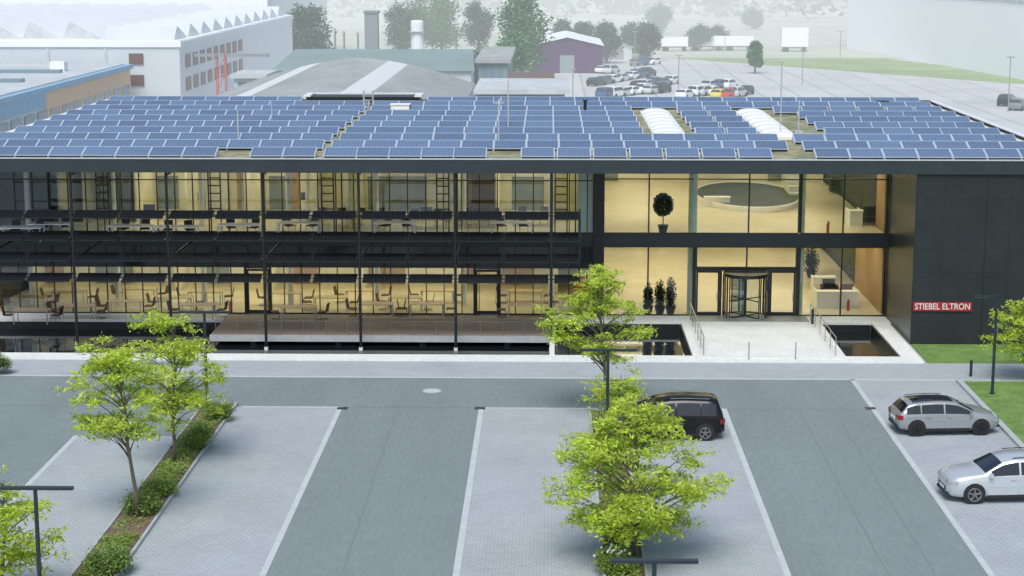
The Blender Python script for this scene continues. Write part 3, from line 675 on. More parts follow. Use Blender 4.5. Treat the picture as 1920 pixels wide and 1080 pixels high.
for (u,v,z0,lab,m_) in ((1632,420,4.61,'dark lounge armchair at the right end of the upper lobby','dark'),(1555,556,.12,'dark armchair at the reception desk','dark'),(1590,566,.12,'brown armchair behind the right end of the reception desk','brownseat'),(1098,566,.12,'red armchair behind the lower glass left of the lobby','red'),(1092,548,.12,'second red armchair behind the lower glass, deeper in the room','red'),(12,545,.12,'red armchair behind the lower glass at the left edge','red'),(1570,362,4.61,'dark armchair deep in the upper lobby on the right','dark')):
    p=G(u,v,z0); ro=empty('armchair',(p.x,p.y,z0),lab,'armchair'); x,y=p.x,p.y
    MB().box(x-.35,x+.35,y-.3,y+.35,z0+.12,z0+.45).build('seat',M[m_],ro); MB().box(x-.35,x+.35,y+.352,y+.5,z0+.12,z0+.95).build('backrest',M[m_],ro)
    for s_ in (-1,1): MB().box(x+s_*.352,x+s_*.47,y-.3,y+.5,z0+.1,z0+.65).build('armrest',M[m_],ro); MB().box(x+s_*.3-.03,x+s_*.3+.03,y-.25,y+.4,z0,z0+.099).build('leg',M['steel'],ro)
# ================================================================= STREET FURNITURE
LH=4.5
def make_lamp(single=False,h_=LH,arm=1.1):
    r=empty('street_lamp',(0,0,0),'','street lamp',local=True)
    MB().tube([(0,0,0),(0,0,.06)],.14,12).build('base_plate',M['lamp'],r)
    MB().tube([(0,0,.06),(0,0,h_-.04)],[.075,.06],10).build('pole',M['lamp'],r)
    for s_ in ((-1,) if single else (-1,1)):
        a=MB().box(0 if s_>0 else -arm,arm if s_>0 else 0,-.09,.09,h_-.04,h_+.04).build('lamp_head',M['lamp'],r)
        MB().box(s_*.35,s_*(arm-.08),-.05,.05,h_-.052,h_-.042).build('lens',M['white'],a)
    return r
l0=make_lamp(); gl='dark twin-arm parking lamps'
l0.location=(F(66,920,48.9).x,48.9,0); tag(l0,'dark T-shaped lamp at the lower left corner of the picture',group=gl)
dup(l0,(F(1227,1052,43.).x,43.,0),0,'dark T-shaped lamp at the bottom edge in front of the middle tree',gl)
dup(l0,(F(1140,655,67.4).x,67.4,0),0,'dark T-shaped lamp between the two middle trees, head above the black car',gl)
p=G(389,777); dup(l0,(p.x,p.y,0),0,'dark T-shaped lamp behind the left pair of trees',gl)
p=G(1860,742); l1=make_lamp(True,LH,1.0); l1.location=(p.x,p.y,.05); tag(l1,'dark single-arm lamp standing on the lawn before the black wall')
for (u,v,h_,lab) in ((1820,706,.8,'short dark bollard beside the path at the right'),(1523,612,.95,'dark post at the right corner of the entrance')):
    p=G(u,v); r=.07; tag(MB().tube([(p.x,p.y,0),(p.x,p.y,h_-.03),(p.x,p.y,h_)],[r,r,r*.7],12).tube([(p.x,p.y,h_-.16),(p.x,p.y,h_-.12)],r+.008,12).build('bollard',M['lamp']),lab,'bollard')
p=G(1127,790); ro=empty('marker_sign',(p.x,p.y,0),'small red and white marker sign on a post behind the middle tree','sign')
MB().tube([(p.x,p.y,0),(p.x,p.y,1.5)],.03,8).build('post',M['steel'],ro); MB().box(p.x-.12,p.x+.12,p.y-.045,p.y-.03,1.1,1.5,0).box(p.x-.1,p.x+.1,p.y-.05,p.y-.046,1.35,1.47,1).build('plate',[M['red'],M['white']],ro)
# ================================================================= PLANTERS, TREES
def planter(x0,x1,y0,y1,lab):
    ro=empty('planting_bed',((x0+x1)/2,(y0+y1)/2,0),lab,'planting bed')
    MB().box(x0,x0+.1,y0,y1,0,.13).box(x1-.1,x1,y0,y1,0,.13).box(x0+.1,x1-.1,y1-.1,y1,0,.13).build('kerb_frame',M['kerb'],ro)
    MB().box(x0+.101,x1-.101,y0,y1-.101,.0,.09).build('soil',M['soil'],ro)
planter(PL0,PL1,22,76.2,'long kerbed planting bed under the left pair of trees')
planter(PM0,PM1,22,75.2,'long kerbed planting bed under the middle trees')
q=MB(); rn=random.Random(3)
for i in range(620):
    y=rn.uniform(48,75.8)
    if 57.8<y<60.4 and rn.random()<.8: continue
    leaves(q,(rn.uniform(PL0+.3,PL1-.3),y,.15),(.28,.4,.14),26,.06,rn,.8)
for i in range(420):
    y=rn.uniform(48,74.8); leaves(q,(rn.uniform(PM0+.3,PM1-.3),y,.16),(.3,.4,.2),24,.065,rn,.8)
tag(q.build('ground_cover',M['leaf_shrub2']),'low green ground cover filling the planting beds','ground cover',kind='stuff')
def shrub(u,v,w_,h_,lab,m_='leaf_shrub',flowers=False):
    p=G(u,v,.1); ro=empty('shrub',(p.x,p.y,.1),lab,'shrub'); rn=random.Random(int(u*7+v))
    q=MB()
    for k_ in range(5): q.tube([(p.x,p.y,.09),(p.x+rn.uniform(-.4,.4)*w_,p.y+rn.uniform(-.4,.4)*w_,.1+h_*.7)],[.015,.006],5)
    q.build('stems',M['bark'],ro)
    q=MB(); 
    for k_ in range(int(26*w_*w_)+8):
        a=rn.uniform(0,6.28); rr_=w_*.42*math.sqrt(rn.random()); zz=h_*(.25+.6*rn.random()*(1-(rr_/(w_*.6))**2))
        leaves(q,(p.x+rr_*math.cos(a),p.y+rr_*math.sin(a),.1+zz),(.28,.28,.28),90,.06,rn,.9,long=1.8)
    q.build('foliage',M[m_],ro)
    if flowers:
        for k_ in range(24): 
            x=p.x+rn.gauss(0,.22)*w_;y=p.y+rn.gauss(0,.22)*w_; z=.1+h_*rn.uniform(.75,1.0); MB().mbox(Matrix.Translation((x,y,z))@Euler((rn.random()*3,rn.random()*3,0)).to_matrix().to_4x4(),.06,.06,.04).build('flower',M['flower'],ro)
for a in ((412,785,1.0,.7,'dark green shrub at the far end of the left planting bed'),(372,838,1.2,.9,'bright leafy shrub right of the rear left tree','leaf_shrub2'),(300,925,1.2,.4,'low green shrub between the two left trees','leaf_shrub2'),(266,960,1.2,.7,'round green shrub beside the front left trunk'),(205,1070,1.4,.8,'large round shrub near the lower left of the picture'),(1150,1072,1.1,.8,'shrub with small white flowers at the foot of the middle tree','leaf_shrub2',True),(1160,1000,1.0,.6,'small shrub with white flowers behind the middle trunk','leaf_shrub2',True),(-8,698,1.2,1.0,'dark green shrub at the left edge near the pool coping')): shrub(*a)
def tree(base,crown_c,rad,n_clump,seed,lab,leafn=150,name='locust_tree',tr=.075,s=.085,cone=.4,gap=-.14):
    rn=random.Random(seed); base=Vector(base); cc=Vector(crown_c)
    ro=empty(name,base,lab,'tree')
    top=Vector((cc.x,cc.y,cc.z+rad[2]*.75))
    pts=[base.lerp(top,t/7)+Vector((rn.uniform(-.07,.07),rn.uniform(-.07,.07),0))*(1 if 0<t<7 else 0) for t in range(8)]
    MB().tube(pts,[tr*(1-.85*t/7)+.008 for t in range(8)],8).build('trunk',M['bark'],ro,True)
    q=MB(); lv=MB()
    for i in range(n_clump):
        while True:
            d=Vector((rn.uniform(-1,1),rn.uniform(-1,1),rn.uniform(-1,1)))
            if .2<d.length<1: break
        d*= (d.length**-.3)
        if d.length>1: d.normalize()
        tp=1-cone*max(0,d.z)-.15*max(0,-d.z)
        e_=cc+Vector((d.x*rad[0]*tp,d.y*rad[1]*tp,d.z*rad[2]))
        wob=noise.noise(e_*.7+Vector((seed*3.1,0,0)))
        if wob<gap: continue
        e_.z-= .12*rad[2]*(d.x*d.x+d.y*d.y)
        hd=Vector((e_.x-base.x,e_.y-base.y,0)).length
        tz=max(.2,min(.95,((e_.z-base.z)-.65*hd)/(top.z-base.z)))
        f=tz*7; j=min(int(f),6); st=pts[j].lerp(pts[j+1],f-j)
        mid=st.lerp(e_,.5)+Vector((rn.uniform(-.15,.15),rn.uniform(-.15,.15),.18))
        q.tube([st,st.lerp(mid,.5)+Vector((0,0,.05)),mid,e_.lerp(mid,.4)+Vector((0,0,.06)),e_],[.03,.024,.017,.012,.006],5)
        out=(e_-st); out.z*=.3; out=out.normalized() if out.length>.01 else Vector((1,0,0))
        for k_ in range(5):
            tt=e_+Vector((rn.gauss(0,.36),rn.gauss(0,.36),rn.gauss(0,.10)))+out*rn.uniform(-.45,.25)
            q.tube([mid.lerp(e_,.5),tt],[.008,.003],4)
            leaves(lv,tt,(.36,.36,.09),leafn//5,s,rn,1,long=2.4,up=.5)
            leaves(lv,tt+out*.2-Vector((0,0,.12)),(.14,.14,.24),leafn//22,s,rn,1,long=2.3)
    q.build('branches',M['bark'],ro)
    lv.build('crown',M['leaf'],ro)
def tr(u,v,uc,vt,vb,wpx,n,seed,lab,**k):
    b=G(u,v,.08); t=F(uc,vt,b.y); l=F(uc,vb,b.y)
    sc_=(F(uc+wpx/2,(vt+vb)/2,b.y)-F(uc-wpx/2,(vt+vb)/2,b.y)).length/2
    tree(b,(t.x,b.y,(t.z+l.z)/2),(max(sc_-.35,.5),max(sc_-.45,.5),max((t.z-l.z)/2-.2,.4)),n,seed,lab,**k)
tr(257,970,218,600,865,200,56,11,'feathery bright green tree at the front of the left planting bed',gap=-.16)
tr(327,868,325,548,800,210,58,12,'feathery bright green tree at the back of the left planting bed',gap=-.16)
tr(1190,1045,1195,742,1010,372,124,13,'wide bright green tree nearest the camera in the middle planting bed',tr=.09,cone=.5,gap=-.16)
tr(1140,776,1122,488,690,215,60,14,'tall bright green tree behind, rising before the lobby glass',gap=-.25)
tr(1150,830,1165,685,780,140,18,18,'small bright green sapling between the two middle trees',tr=.05,gap=-.4)
tr(0,1130,5,865,1075,230,30,15,'bright green tree cut by the lower left corner of the picture')
tr(1930,715,1940,530,695,175,50,16,'bright green tree at the right edge on the lawn',gap=-.4)
# ================================================================= CARS
def ip(K,t):
    if t<=K[0][0]: return K[0][1]
    for (a,b),(c_,d_) in zip(K,K[1:]):
        if t<=c_: return b+(d_-b)*(t-a)/(c_-a)
    return K[-1][1]
def smooth_ip(K,t,e=.012): return (ip(K,t-e)+ip(K,t)*2+ip(K,t+e))/4
SP={
'wagon':dict(L=4.30,W=1.73,top=[(0,.52),(.01,.86),(.03,.96),(.10,1.30),(.16,1.37),(.35,1.42),(.48,1.41),(.58,1.34),(.75,.97),(.88,.87),(.95,.77),(.99,.63),(1,.5)],belt=[(0,.90),(.3,.91),(.75,.88),(1,.58)],ws=(.58,.75),rw=(.03,.10),wheels=(.18,.805),wr=.32),
'van':dict(L=4.45,W=1.83,top=[(0,.55),(.008,.95),(.02,1.08),(.06,1.58),(.12,1.65),(.35,1.68),(.5,1.66),(.62,1.56),(.80,1.12),(.9,1.0),(.96,.86),(.99,.68),(1,.5)],belt=[(0,.98),(.3,1.0),(.8,1.0),(1,.65)],ws=(.62,.80),rw=(.02,.06),wheels=(.18,.80),wr=.33),
'suv':dict(L=4.68,W=1.80,top=[(0,.6),(.01,.96),(.03,1.08),(.10,1.48),(.16,1.57),(.35,1.62),(.48,1.60),(.575,1.51),(.73,1.10),(.85,1.03),(.94,.94),(.98,.80),(1,.58)],belt=[(0,1.01),(.3,1.02),(.73,1.00),(1,.72)],ws=(.575,.73),rw=(.03,.10),wheels=(.19,.80),wr=.35)}
def car_geo(S):
    L_,W_=S['L'],S['W']
    wk=[(0,.40),(.012,.455),(.05,.485),(.15,.5),(.85,.5),(.93,.47),(.975,.41),(1,.33)]
    bk=[(0,.42),(.03,.30),(.1,.24),(.9,.22),(.97,.26),(1,.36)]
    def rows(t):
        zt=smooth_ip(S['top'],t); ws=ip(wk,t)*W_; zb=ip(bk,t); be=min(ip(S['belt'],t),zt-.03)
        f=max(0,min(1,(zt-be)/.5)); wt=ws-.03-.17*f
        return [(0,zb),(ws-.1,zb),(ws-.02,zb+.1),(ws,min(.62,be-.08)),(ws-.015,be),(wt,zt-.045*f-.01),(wt-.09,zt),(0,zt+.02)]
    return L_,W_,rows
def car_body(q,S,m=0,ns=44):
    L_,W_,rows=car_geo(S); ts=sorted(set([i/ns for i in range(ns+1)]+[.004,.012,.03,.97,.985,.995]+[a for a,_ in S['top']]))
    base=len(q.v); n=14
    for t in ts:
        x=-L_/2+t*L_; r=rows(t)
        q.v+=[(x,y,z) for y,z in r]+[(x,-y,z) for y,z in reversed(r[1:-1])]
    for i in range(len(ts)-1):
        for j in range(n):
            a=base+i*n+j;b=base+i*n+(j+1)%n; q.f.append((a,b,b+n,a+n)); q.m.append(m)
    q.f.append(tuple(base+j for j in range(n))[::-1]); q.m.append(m)
    q.f.append(tuple(base+(len(ts)-1)*n+j for j in range(n))); q.m.append(m)
def side_patch(q,S,t0,t1,s0,s1,side,lo=4,off=.008,n=8,m=0):
    L_,W_,rows=car_geo(S); P=[]
    for i in range(n+1):
        t=t0+(t1-t0)*i/n; r=rows(t); a=Vector((0,*r[lo]));b=Vector((0,*r[lo+1]))
        x=-L_/2+t*L_; pa=a.lerp(b,s0);pb=a.lerp(b,s1)
        P.append(((x,side*(pa.y+off),pa.z),(x,side*(pb.y+off),pb.z)))
    for i in range(n): q.poly([P[i][0],P[i+1][0],P[i+1][1],P[i][1]],m)
def top_patch(q,S,t0,t1,off=.012,n=6,m=0,ins=.0):
    L_,W_,rows=car_geo(S); P=[]
    for i in range(n+1):
        t=t0+(t1-t0)*i/n; r=rows(t); x=-L_/2+t*L_
        w6=r[6][0]+.05-ins; z6=r[6][1]-.012; P.append([(x,-w6,z6+off),(x,-w6*.5,(z6+r[7][1])/2+.012+off),(x,0,r[7][1]+off),(x,w6*.5,(z6+r[7][1])/2+.012+off),(x,w6,z6+off)])
    for i in range(n):
        for j in range(4): q.poly([P[i][j],P[i+1][j],P[i+1][j+1],P[i][j+1]],m)
def wheel_pos(S):
    return [(-S['L']/2+t*S['L'],sd) for t in S['wheels'] for sd in (-1,1)]
def car(kind,pm,loc,rz,label,cat,rimm='rim',rails=True,roofm=None,name='parked_car'):
    S=SP[kind]; L_,W_,rows=car_geo(S)
    ro=empty(name,(0,0,0),label,cat,local=True)
    q=MB(); car_body(q,S); bo=q.build('body',pm,ro,True)
    q=MB(); top_patch(q,S,S['ws'][0]+.012,S['ws'][1]-.012); q.build('windshield',M['carglass'],ro,True)
    q=MB(); top_patch(q,S,S['rw'][0]+.004,S['rw'][1]-.004,n=3,ins=.03); q.build('rear_window',M['carglass'],ro,True)
    if roofm:
        q=MB(); top_patch(q,S,.15,S['ws'][0]-.03,off=.008,ins=.05); q.build('roof_panel',roofm,ro,True)
    for sd in (-1,1):
        for (a,b) in ((.08,.215),(.225,.44),(.455,S['ws'][1]-.055)):
            q=MB(); side_patch(q,S,a,b,.08,.88,sd); q.build('side_window',M['carglass'],ro)
        for (a,b) in ((.255,.455),(.46,.70)):
            q=MB(); side_patch(q,S,a+.003,b-.003,.02,.97,sd,lo=3,off=.005); side_patch(q,S,a+.003,b-.003,.0,.995,sd,lo=2,off=.005)
            d=q.build('door',pm,ro,True)
            r=rows((a+b)/2); xh=-L_/2+(a+.04)*L_; MB().box(xh-.09,xh+.09,sd*(r[3][0]+.0),sd*(r[3][0]+.03),r[4][1]-.13,r[4][1]-.10).build('handle',pm,d)
        q=MB(); q.box(-L_/2+.26*L_,-L_/2+.70*L_,sd*(W_/2-.05),sd*(W_/2-.002),.2,.32); q.build('sill',M['plastic'],ro)
        xm=-L_/2+(S['ws'][1]-.05)*L_; MB().mbox(Matrix.Translation((xm,sd*(W_/2+.05),rows(.6)[4][1]+.07)),.12,.18,.13).build('mirror',pm,ro)
        def cap(t0,t1,z0,z1,mm,nm,n=5):
            q=MB(); P=[]
            for i in range(n+1):
                t=t0+(t1-t0)*i/n; w_=rows(t)[3][0]; x=-L_/2+t*L_; P.append(((x,sd*(w_+.012),z0),(x,sd*(w_-.0),z1)))
            for i in range(n): q.poly([P[i][0],P[i+1][0],P[i+1][1],P[i][1]])
            w_=rows(t1 if t1>.5 else t0)[3][0]; xx=-L_/2+(t1 if t1>.5 else t0)*L_; k_=.012 if t1>.5 else -.012
            q.poly([(xx+k_,sd*(w_+.012),z0),(xx+k_,sd*(w_-.30),z0),(xx+k_,sd*(w_-.28),z1),(xx+k_,sd*w_,z1)])
            q.build(nm,mm,ro)
        zt=rows(.95)[7][1]
        cap(.925,.995,zt-.22,zt-.10,M['lampclear'],'headlight'); cap(.0,.045,.70 if kind!='suv' else .82,.88 if kind!='suv' else 1.0,M['lampred'],'taillight')
        if rails:
            q=MB(); P=[]
            for i in range(7):
                t=.14+i*.06; rr_=rows(t); P.append((-L_/2+t*L_,sd*(rr_[6][0]+.02),rr_[6][1]+.04))
            q.tube(P,.016,6); q.build('roof_rail',M['plastic'] if kind!='van' else M['steel'],ro)
    xf=L_/2; MB().box(xf-.05,xf+.012,-.42,.42,.40,.56).build('grille',M['plastic'],ro); MB().box(xf-.06,xf+.02,-.60,.60,.27,.36).build('front_bumper',M['plastic'],ro)
    MB().box(-xf-.015,-xf+.05,-.6,.6,.33,.45).build('rear_bumper',M['plastic'],ro); MB().box(-xf-.02,-xf+.0,-.26,.26,.6,.71).build('number_plate',M['white'],ro); MB().box(xf+.012,xf+.02,-.26,.26,.42,.52).build('number_plate',M['white'],ro)
    wr=S['wr']
    for (x,sd) in wheel_pos(S):
        yo=W_/2
        q=MB(); q.tube([(x,sd*(yo-.22),wr+.02),(x,sd*(yo+.004),wr+.02)],wr+.055,24); q.build('wheel_arch',M['plastic'],ro)
        w_=MB().tube([(x,sd*(yo-.2),wr),(x,sd*(yo-.02),wr),(x,sd*(yo+.012),wr)],[wr,wr,wr-.03],24).build('wheel',M['tyre'],ro,False)
        q=MB().tube([(x,sd*(yo+.0),wr),(x,sd*(yo+.016),wr)],wr*.34*.6,12)
        for k_ in range(5):
            a=k_*2*math.pi/5+.3; d=Vector((math.cos(a),0,math.sin(a))); q.tube([(x+d.x*.04,sd*(yo+.017),wr+d.z*.04),(x+d.x*wr*.66,sd*(yo+.014),wr+d.z*wr*.66)],.034,6)
        for k_ in range(20):
            a=k_*2*math.pi/20;b=(k_+1)*2*math.pi/20; q.tube([(x+math.cos(a)*wr*.68,sd*(yo+.012),wr+math.sin(a)*wr*.68),(x+math.cos(b)*wr*.68,sd*(yo+.012),wr+math.sin(b)*wr*.68)],.022,5,cap=False)
        q.build('rim',M[rimm],w_)
    ro.location=loc; ro.rotation_euler=(0,0,rz)
    return ro
p=G(1777,818); car('wagon',paint('silver_grey_paint',(.36,.395,.41),metal=.45),(p.x,p.y+.86,.012),R(5),'silver grey estate car with black roof parked on the paved bay near the lawn','car','rimdark',roofm=M['carglass'])
p=G(1358,828); car('van',paint('black_paint',(.008,.009,.011)),(p.x-2.2,p.y+.95,.012),R(180),'black people carrier partly hidden behind the middle tree','car')
p=G(1776,945); car('suv',paint('silver_paint_car',(.56,.61,.65),metal=.4),(p.x+2.3,p.y+.95,.012),R(184),'pale silver SUV cut by the right edge of the picture','car')
def far_car_mesh(kind,pm):
    S=SP[kind]; q=MB(); car_body(q,S,0,16)
    top_patch(q,S,S['ws'][0]+.01,S['ws'][1]-.01,m=1,n=3,off=.03); top_patch(q,S,S['rw'][0],S['rw'][1],m=1,n=2,off=.03)
    for sd in (-1,1): side_patch(q,S,.08,S['ws'][1]-.06,.08,.85,sd,off=.03,m=1,n=6)
    for (x,sd) in wheel_pos(S): q.tube([(x,sd*(S['W']/2-.2),S['wr']),(x,sd*(S['W']/2+.02),S['wr'])],S['wr'],10,2)
    o=q.build('parked_car',[pm,M['hcarglass'],M['htyre']],None,False); me=o.data; bpy.data.objects.remove(o); return me
M['hcarglass']=mat('far_car_glass',(.04,.06,.075),.1,haze=True); M['htyre']=mat('far_tyre',(.02,.02,.02),.8,haze=True)
fc={}
cols_={'white':(.78,.80,.82),'silver':(.52,.56,.58),'black':(.02,.025,.03),'blue':(.05,.12,.24),'red':(.50,.04,.03),'yellow':(.70,.56,.10),'grey':(.20,.23,.25)}
far=[(1090,134,'white'),(1104,135,'silver'),(1118,136,'white'),(1132,137,'white'),(1146,138,'silver'),
(1196,123,'grey'),(1210,122,'blue'),(1224,121,'white'),
(1118,161,'black'),(1134,158,'blue'),(1150,155,'white'),(1166,152,'silver'),(1182,149,'white'),(1198,146,'blue'),(1214,143,'black'),
(1138,184,'blue'),(1154,182,'white'),(1170,180,'silver'),(1186,178,'white'),(1202,176,'white'),
(1200,167,'black'),(1214,165,'silver'),(1228,163,'blue'),(1242,161,'grey'),(1256,158,'white'),(1222,176,'silver'),(1240,174,'black'),
(1308,180,'white'),(1322,179,'silver'),(1336,178,'white'),(1350,184,'yellow'),(1366,184,'red'),(1382,182,'silver'),(1396,178,'black'),(1334,168,'silver'),(1350,167,'blue'),(1366,166,'white'),(1285,184,'white'),
(1888,198,'black'),(1910,206,'grey')]
kinds=['wagon','suv','van']
rn=random.Random(5); cn={}
far.sort()
for i,(u,v,c_) in enumerate(far):
    kd=kinds[rn.choice([0,0,1,2])]
    if (c_,kd) not in fc: fc[(c_,kd)]=far_car_mesh(kd,paint('far_paint_'+c_,cols_[c_],haze=True,metal=0) if ('far_paint_'+c_) not in bpy.data.materials else bpy.data.materials['far_paint_'+c_])
    p=G(u,v); o=bpy.data.objects.new('parked_car',fc[(c_,kd)]); COL.objects.link(o); o.location=(p.x,p.y,.012); o.rotation_euler=(0,0,R(rn.choice([62,62,242])+rn.uniform(-4,4)))
    o.scale=(.93,.93,.93)
    cn[c_]=cn.get(c_,0)+1
    tag(o,f'distant {c_} car in the rear car park, {nth(cn[c_])} {c_} one from the left','car','cars in the rear car park')
# ================================================================= BACKGROUND
sheet('rear_yard',[(-120,-3,126,330)],.004,M['hlot'])
sheet('rear_car_park',[(-3,140,126,345)],.008,M['hlot'])
v0=G(1190,104);v1=G(1925,160);v2=G(1925,142);v3=G(1190,94)
struct(MB().poly([(v0.x,v0.y,.02),(v1.x+30,v1.y-40,.02),(v1.x+60,v1.y+60,.02),(v2.x,v2.y,.02),(v3.x+30,v3.y+30,.02),(v3.x,v3.y,.02)]),'verge',M['hgrass'])
struct(MB().poly([(-300,346,.024),(400,346,.024),(500,1200,.024),(-500,1200,.024)]),'field',M['hfield'])
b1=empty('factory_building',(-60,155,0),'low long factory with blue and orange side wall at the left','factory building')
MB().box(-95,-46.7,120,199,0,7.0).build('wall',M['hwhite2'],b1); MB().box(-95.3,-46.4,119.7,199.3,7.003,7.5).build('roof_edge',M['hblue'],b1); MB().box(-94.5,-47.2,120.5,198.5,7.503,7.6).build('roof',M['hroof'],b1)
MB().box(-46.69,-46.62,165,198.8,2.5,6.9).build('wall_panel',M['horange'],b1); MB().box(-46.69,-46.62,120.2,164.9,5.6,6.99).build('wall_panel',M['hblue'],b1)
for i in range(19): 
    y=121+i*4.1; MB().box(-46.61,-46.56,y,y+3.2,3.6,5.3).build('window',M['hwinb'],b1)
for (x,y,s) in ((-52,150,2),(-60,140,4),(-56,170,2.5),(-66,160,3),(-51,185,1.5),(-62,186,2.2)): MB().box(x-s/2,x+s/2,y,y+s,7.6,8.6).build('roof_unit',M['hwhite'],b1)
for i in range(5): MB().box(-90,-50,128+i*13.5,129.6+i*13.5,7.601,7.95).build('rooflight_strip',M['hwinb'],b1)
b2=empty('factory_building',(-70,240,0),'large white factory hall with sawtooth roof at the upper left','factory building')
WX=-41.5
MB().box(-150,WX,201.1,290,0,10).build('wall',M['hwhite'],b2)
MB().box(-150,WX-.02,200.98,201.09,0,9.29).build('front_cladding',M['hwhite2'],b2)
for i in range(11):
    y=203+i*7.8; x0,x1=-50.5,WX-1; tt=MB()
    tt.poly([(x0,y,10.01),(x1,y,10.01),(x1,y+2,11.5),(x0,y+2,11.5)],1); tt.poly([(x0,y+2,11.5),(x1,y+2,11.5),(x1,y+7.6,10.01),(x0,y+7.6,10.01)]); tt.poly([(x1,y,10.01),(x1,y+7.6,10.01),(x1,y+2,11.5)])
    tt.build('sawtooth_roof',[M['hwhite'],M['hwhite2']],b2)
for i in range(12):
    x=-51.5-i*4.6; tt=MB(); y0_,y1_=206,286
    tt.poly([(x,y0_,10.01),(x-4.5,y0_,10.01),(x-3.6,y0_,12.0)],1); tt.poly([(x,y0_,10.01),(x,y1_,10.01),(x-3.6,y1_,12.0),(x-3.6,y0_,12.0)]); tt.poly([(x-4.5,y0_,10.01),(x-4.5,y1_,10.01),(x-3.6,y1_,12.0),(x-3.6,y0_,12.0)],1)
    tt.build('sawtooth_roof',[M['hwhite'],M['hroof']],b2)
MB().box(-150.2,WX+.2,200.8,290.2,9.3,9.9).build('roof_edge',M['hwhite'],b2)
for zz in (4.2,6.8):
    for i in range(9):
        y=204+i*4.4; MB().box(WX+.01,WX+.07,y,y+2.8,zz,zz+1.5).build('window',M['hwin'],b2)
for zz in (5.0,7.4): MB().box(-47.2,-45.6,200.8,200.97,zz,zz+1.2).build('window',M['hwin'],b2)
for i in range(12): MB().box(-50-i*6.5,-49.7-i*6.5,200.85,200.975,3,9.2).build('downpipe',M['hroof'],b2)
b3=empty('warehouse_building',(-100,330,0),'tall white hall behind the sawtooth factory','warehouse')
MB().box(-170,-47,300,380,0,15).build('wall',M['hwhite'],b3); MB().box(-170.3,-46.7,299.7,380.3,15.003,15.6).build('roof',M['hroof'],b3)
def lattice(u,vt,vb,lab):
    p=F(u,vb,205); top=F(u,vt,205).z; ro=empty('lattice_tower',(p.x,205,0),lab,'lattice tower'); q=MB()
    for sx in (-.5,.5):
        for sy in (-.5,.5): q.tube([(p.x+sx,205+sy,0),(p.x+sx,205+sy,top)],.06,5)
    z=0
    while z<top-2: q.tube([(p.x-.5,204.5,z),(p.x+.5,204.5,z+2)],.04,4); q.tube([(p.x-.5,204.5,z),(p.x+.5,204.5,z)],.04,4); z+=2
    q.build('mast',M['hred'],ro); MB().box(p.x-3,p.x+5.5,204.7,205.3,top-.5,top-.15).build('bridge_beam',M['hsteel'],ro)
lattice(416,98,165,'small red lattice tower carrying a pipe bridge by the white factory')
b4=empty('hall_building',(-18,158,0),'wide low hall with grey curved roof and pale strips behind the office','hall')
xr0,xr1=-31,-7.5; y0,y1=133,182
def za(x): 
    t=(x-xr0)/(xr1-xr0)*2-1; return 6.6+2.6*(1-abs(t)**1.6)
n=24; runs=[]
for i in range(n): 
    k=1 if i in (6,7,15,16) else 0
    if runs and runs[-1][0]==k: runs[-1][2]=i+1
    else: runs.append([k,i,i+1])
for k,i0,i1 in runs:
    q=MB()
    for i in range(i0,i1):
        a=xr0+(xr1-xr0)*i/n;b=xr0+(xr1-xr0)*(i+1)/n
        q.poly([(a,y0,za(a)),(b,y0,za(b)),(b,y1,za(b)),(a,y1,za(a))])
    q.build('roof_strip' if k else 'roof',M['hstrip'] if k else M['hgrey'],b4)
wl=MB(); wl.poly([(xr0,y0,0),(xr1,y0,0)]+[(xr1-(xr1-xr0)*i/n,y0,za(xr1-(xr1-xr0)*i/n)-.05) for i in range(n+1)]); wl.box(xr0,xr0+.3,y0+.01,y1,0,6.5); wl.box(xr1-.3,xr1,y0+.01,y1,0,6.5); wl.build('wall',M['hwhite2'],b4)
b5=empty('workshop_building',(-22,205,0),'long workshop with green-grey pitched roof beyond the curved hall','workshop')
xa,xb=XF(520,130,200),XF(885,130,200)
za0=F(700,133,198).z; zb0=F(700,92,212).z
MB().box(xa,xb,198,226,0,za0-.05).build('wall',M['hwhite2'],b5)
MB().poly([(xa-.4,197.6,za0),(xb+.4,197.6,za0),(xb-.4,212,zb0),(xa+.4,212,zb0)]).poly([(xa+.4,212,zb0),(xb-.4,212,zb0),(xb+.4,226.4,za0),(xa-.4,226.4,za0)]).build('roof',M['hgreen'],b5)
MB().poly([(xa,198,za0-.04),(xa,226,za0-.04),(xa+.3,212,zb0-.1)]).build('gable',M['hsteel'],b5); MB().poly([(xb,198,za0-.04),(xb,226,za0-.04),(xb-.3,212,zb0-.1)]).build('gable',M['hsteel'],b5)
x=XF(697,50,235); z=F(697,20,235).z; ro=empty('chimney_stack',(x,235,0),'square grey chimney stack behind the long workshop','chimney'); MB().box(x-.85,x+.85,234,236,0,z-.3).build('shaft',M['hsteel'],ro); MB().box(x-1.0,x+1.0,233.9,236.1,z-.297,z).build('cap',M['hgreen'],ro)
x=XF(782,50,240); z=F(782,38,240).z; ro=empty('storage_silo',(x,240,0),'white storage silo right of the chimney stack','silo'); MB().tube([(x,240,0),(x,240,z-.3),(x,240,z)],[.85,.85,.75],16).build('tank',M['hwhite'],ro); MB().box(x-1.1,x+1.1,238.9,240.8,z-1.6,z-1.45).build('platform',M['hsteel'],ro)
for i,(u,vt,lab) in enumerate(((628,60,'thin vent stack left of the chimney, leftmost'),(645,64,'thin vent stack left of the chimney, second'),(671,66,'thin vent stack left of the chimney, third'),(855,58,'thin vent stack at the right end of the workshop'))):
    p=F(u,vt,228); ro=tag(MB().tube([(p.x,228,0),(p.x,228,p.z)],.12,8).tube([(p.x,228,p.z+.1),(p.x,228,p.z+.4)],[.25,.05],8).tube([(p.x,228,p.z),(p.x,228,p.z+.1)],.05,5).build('vent_stack',M['hsteel']),lab,'vent stack')
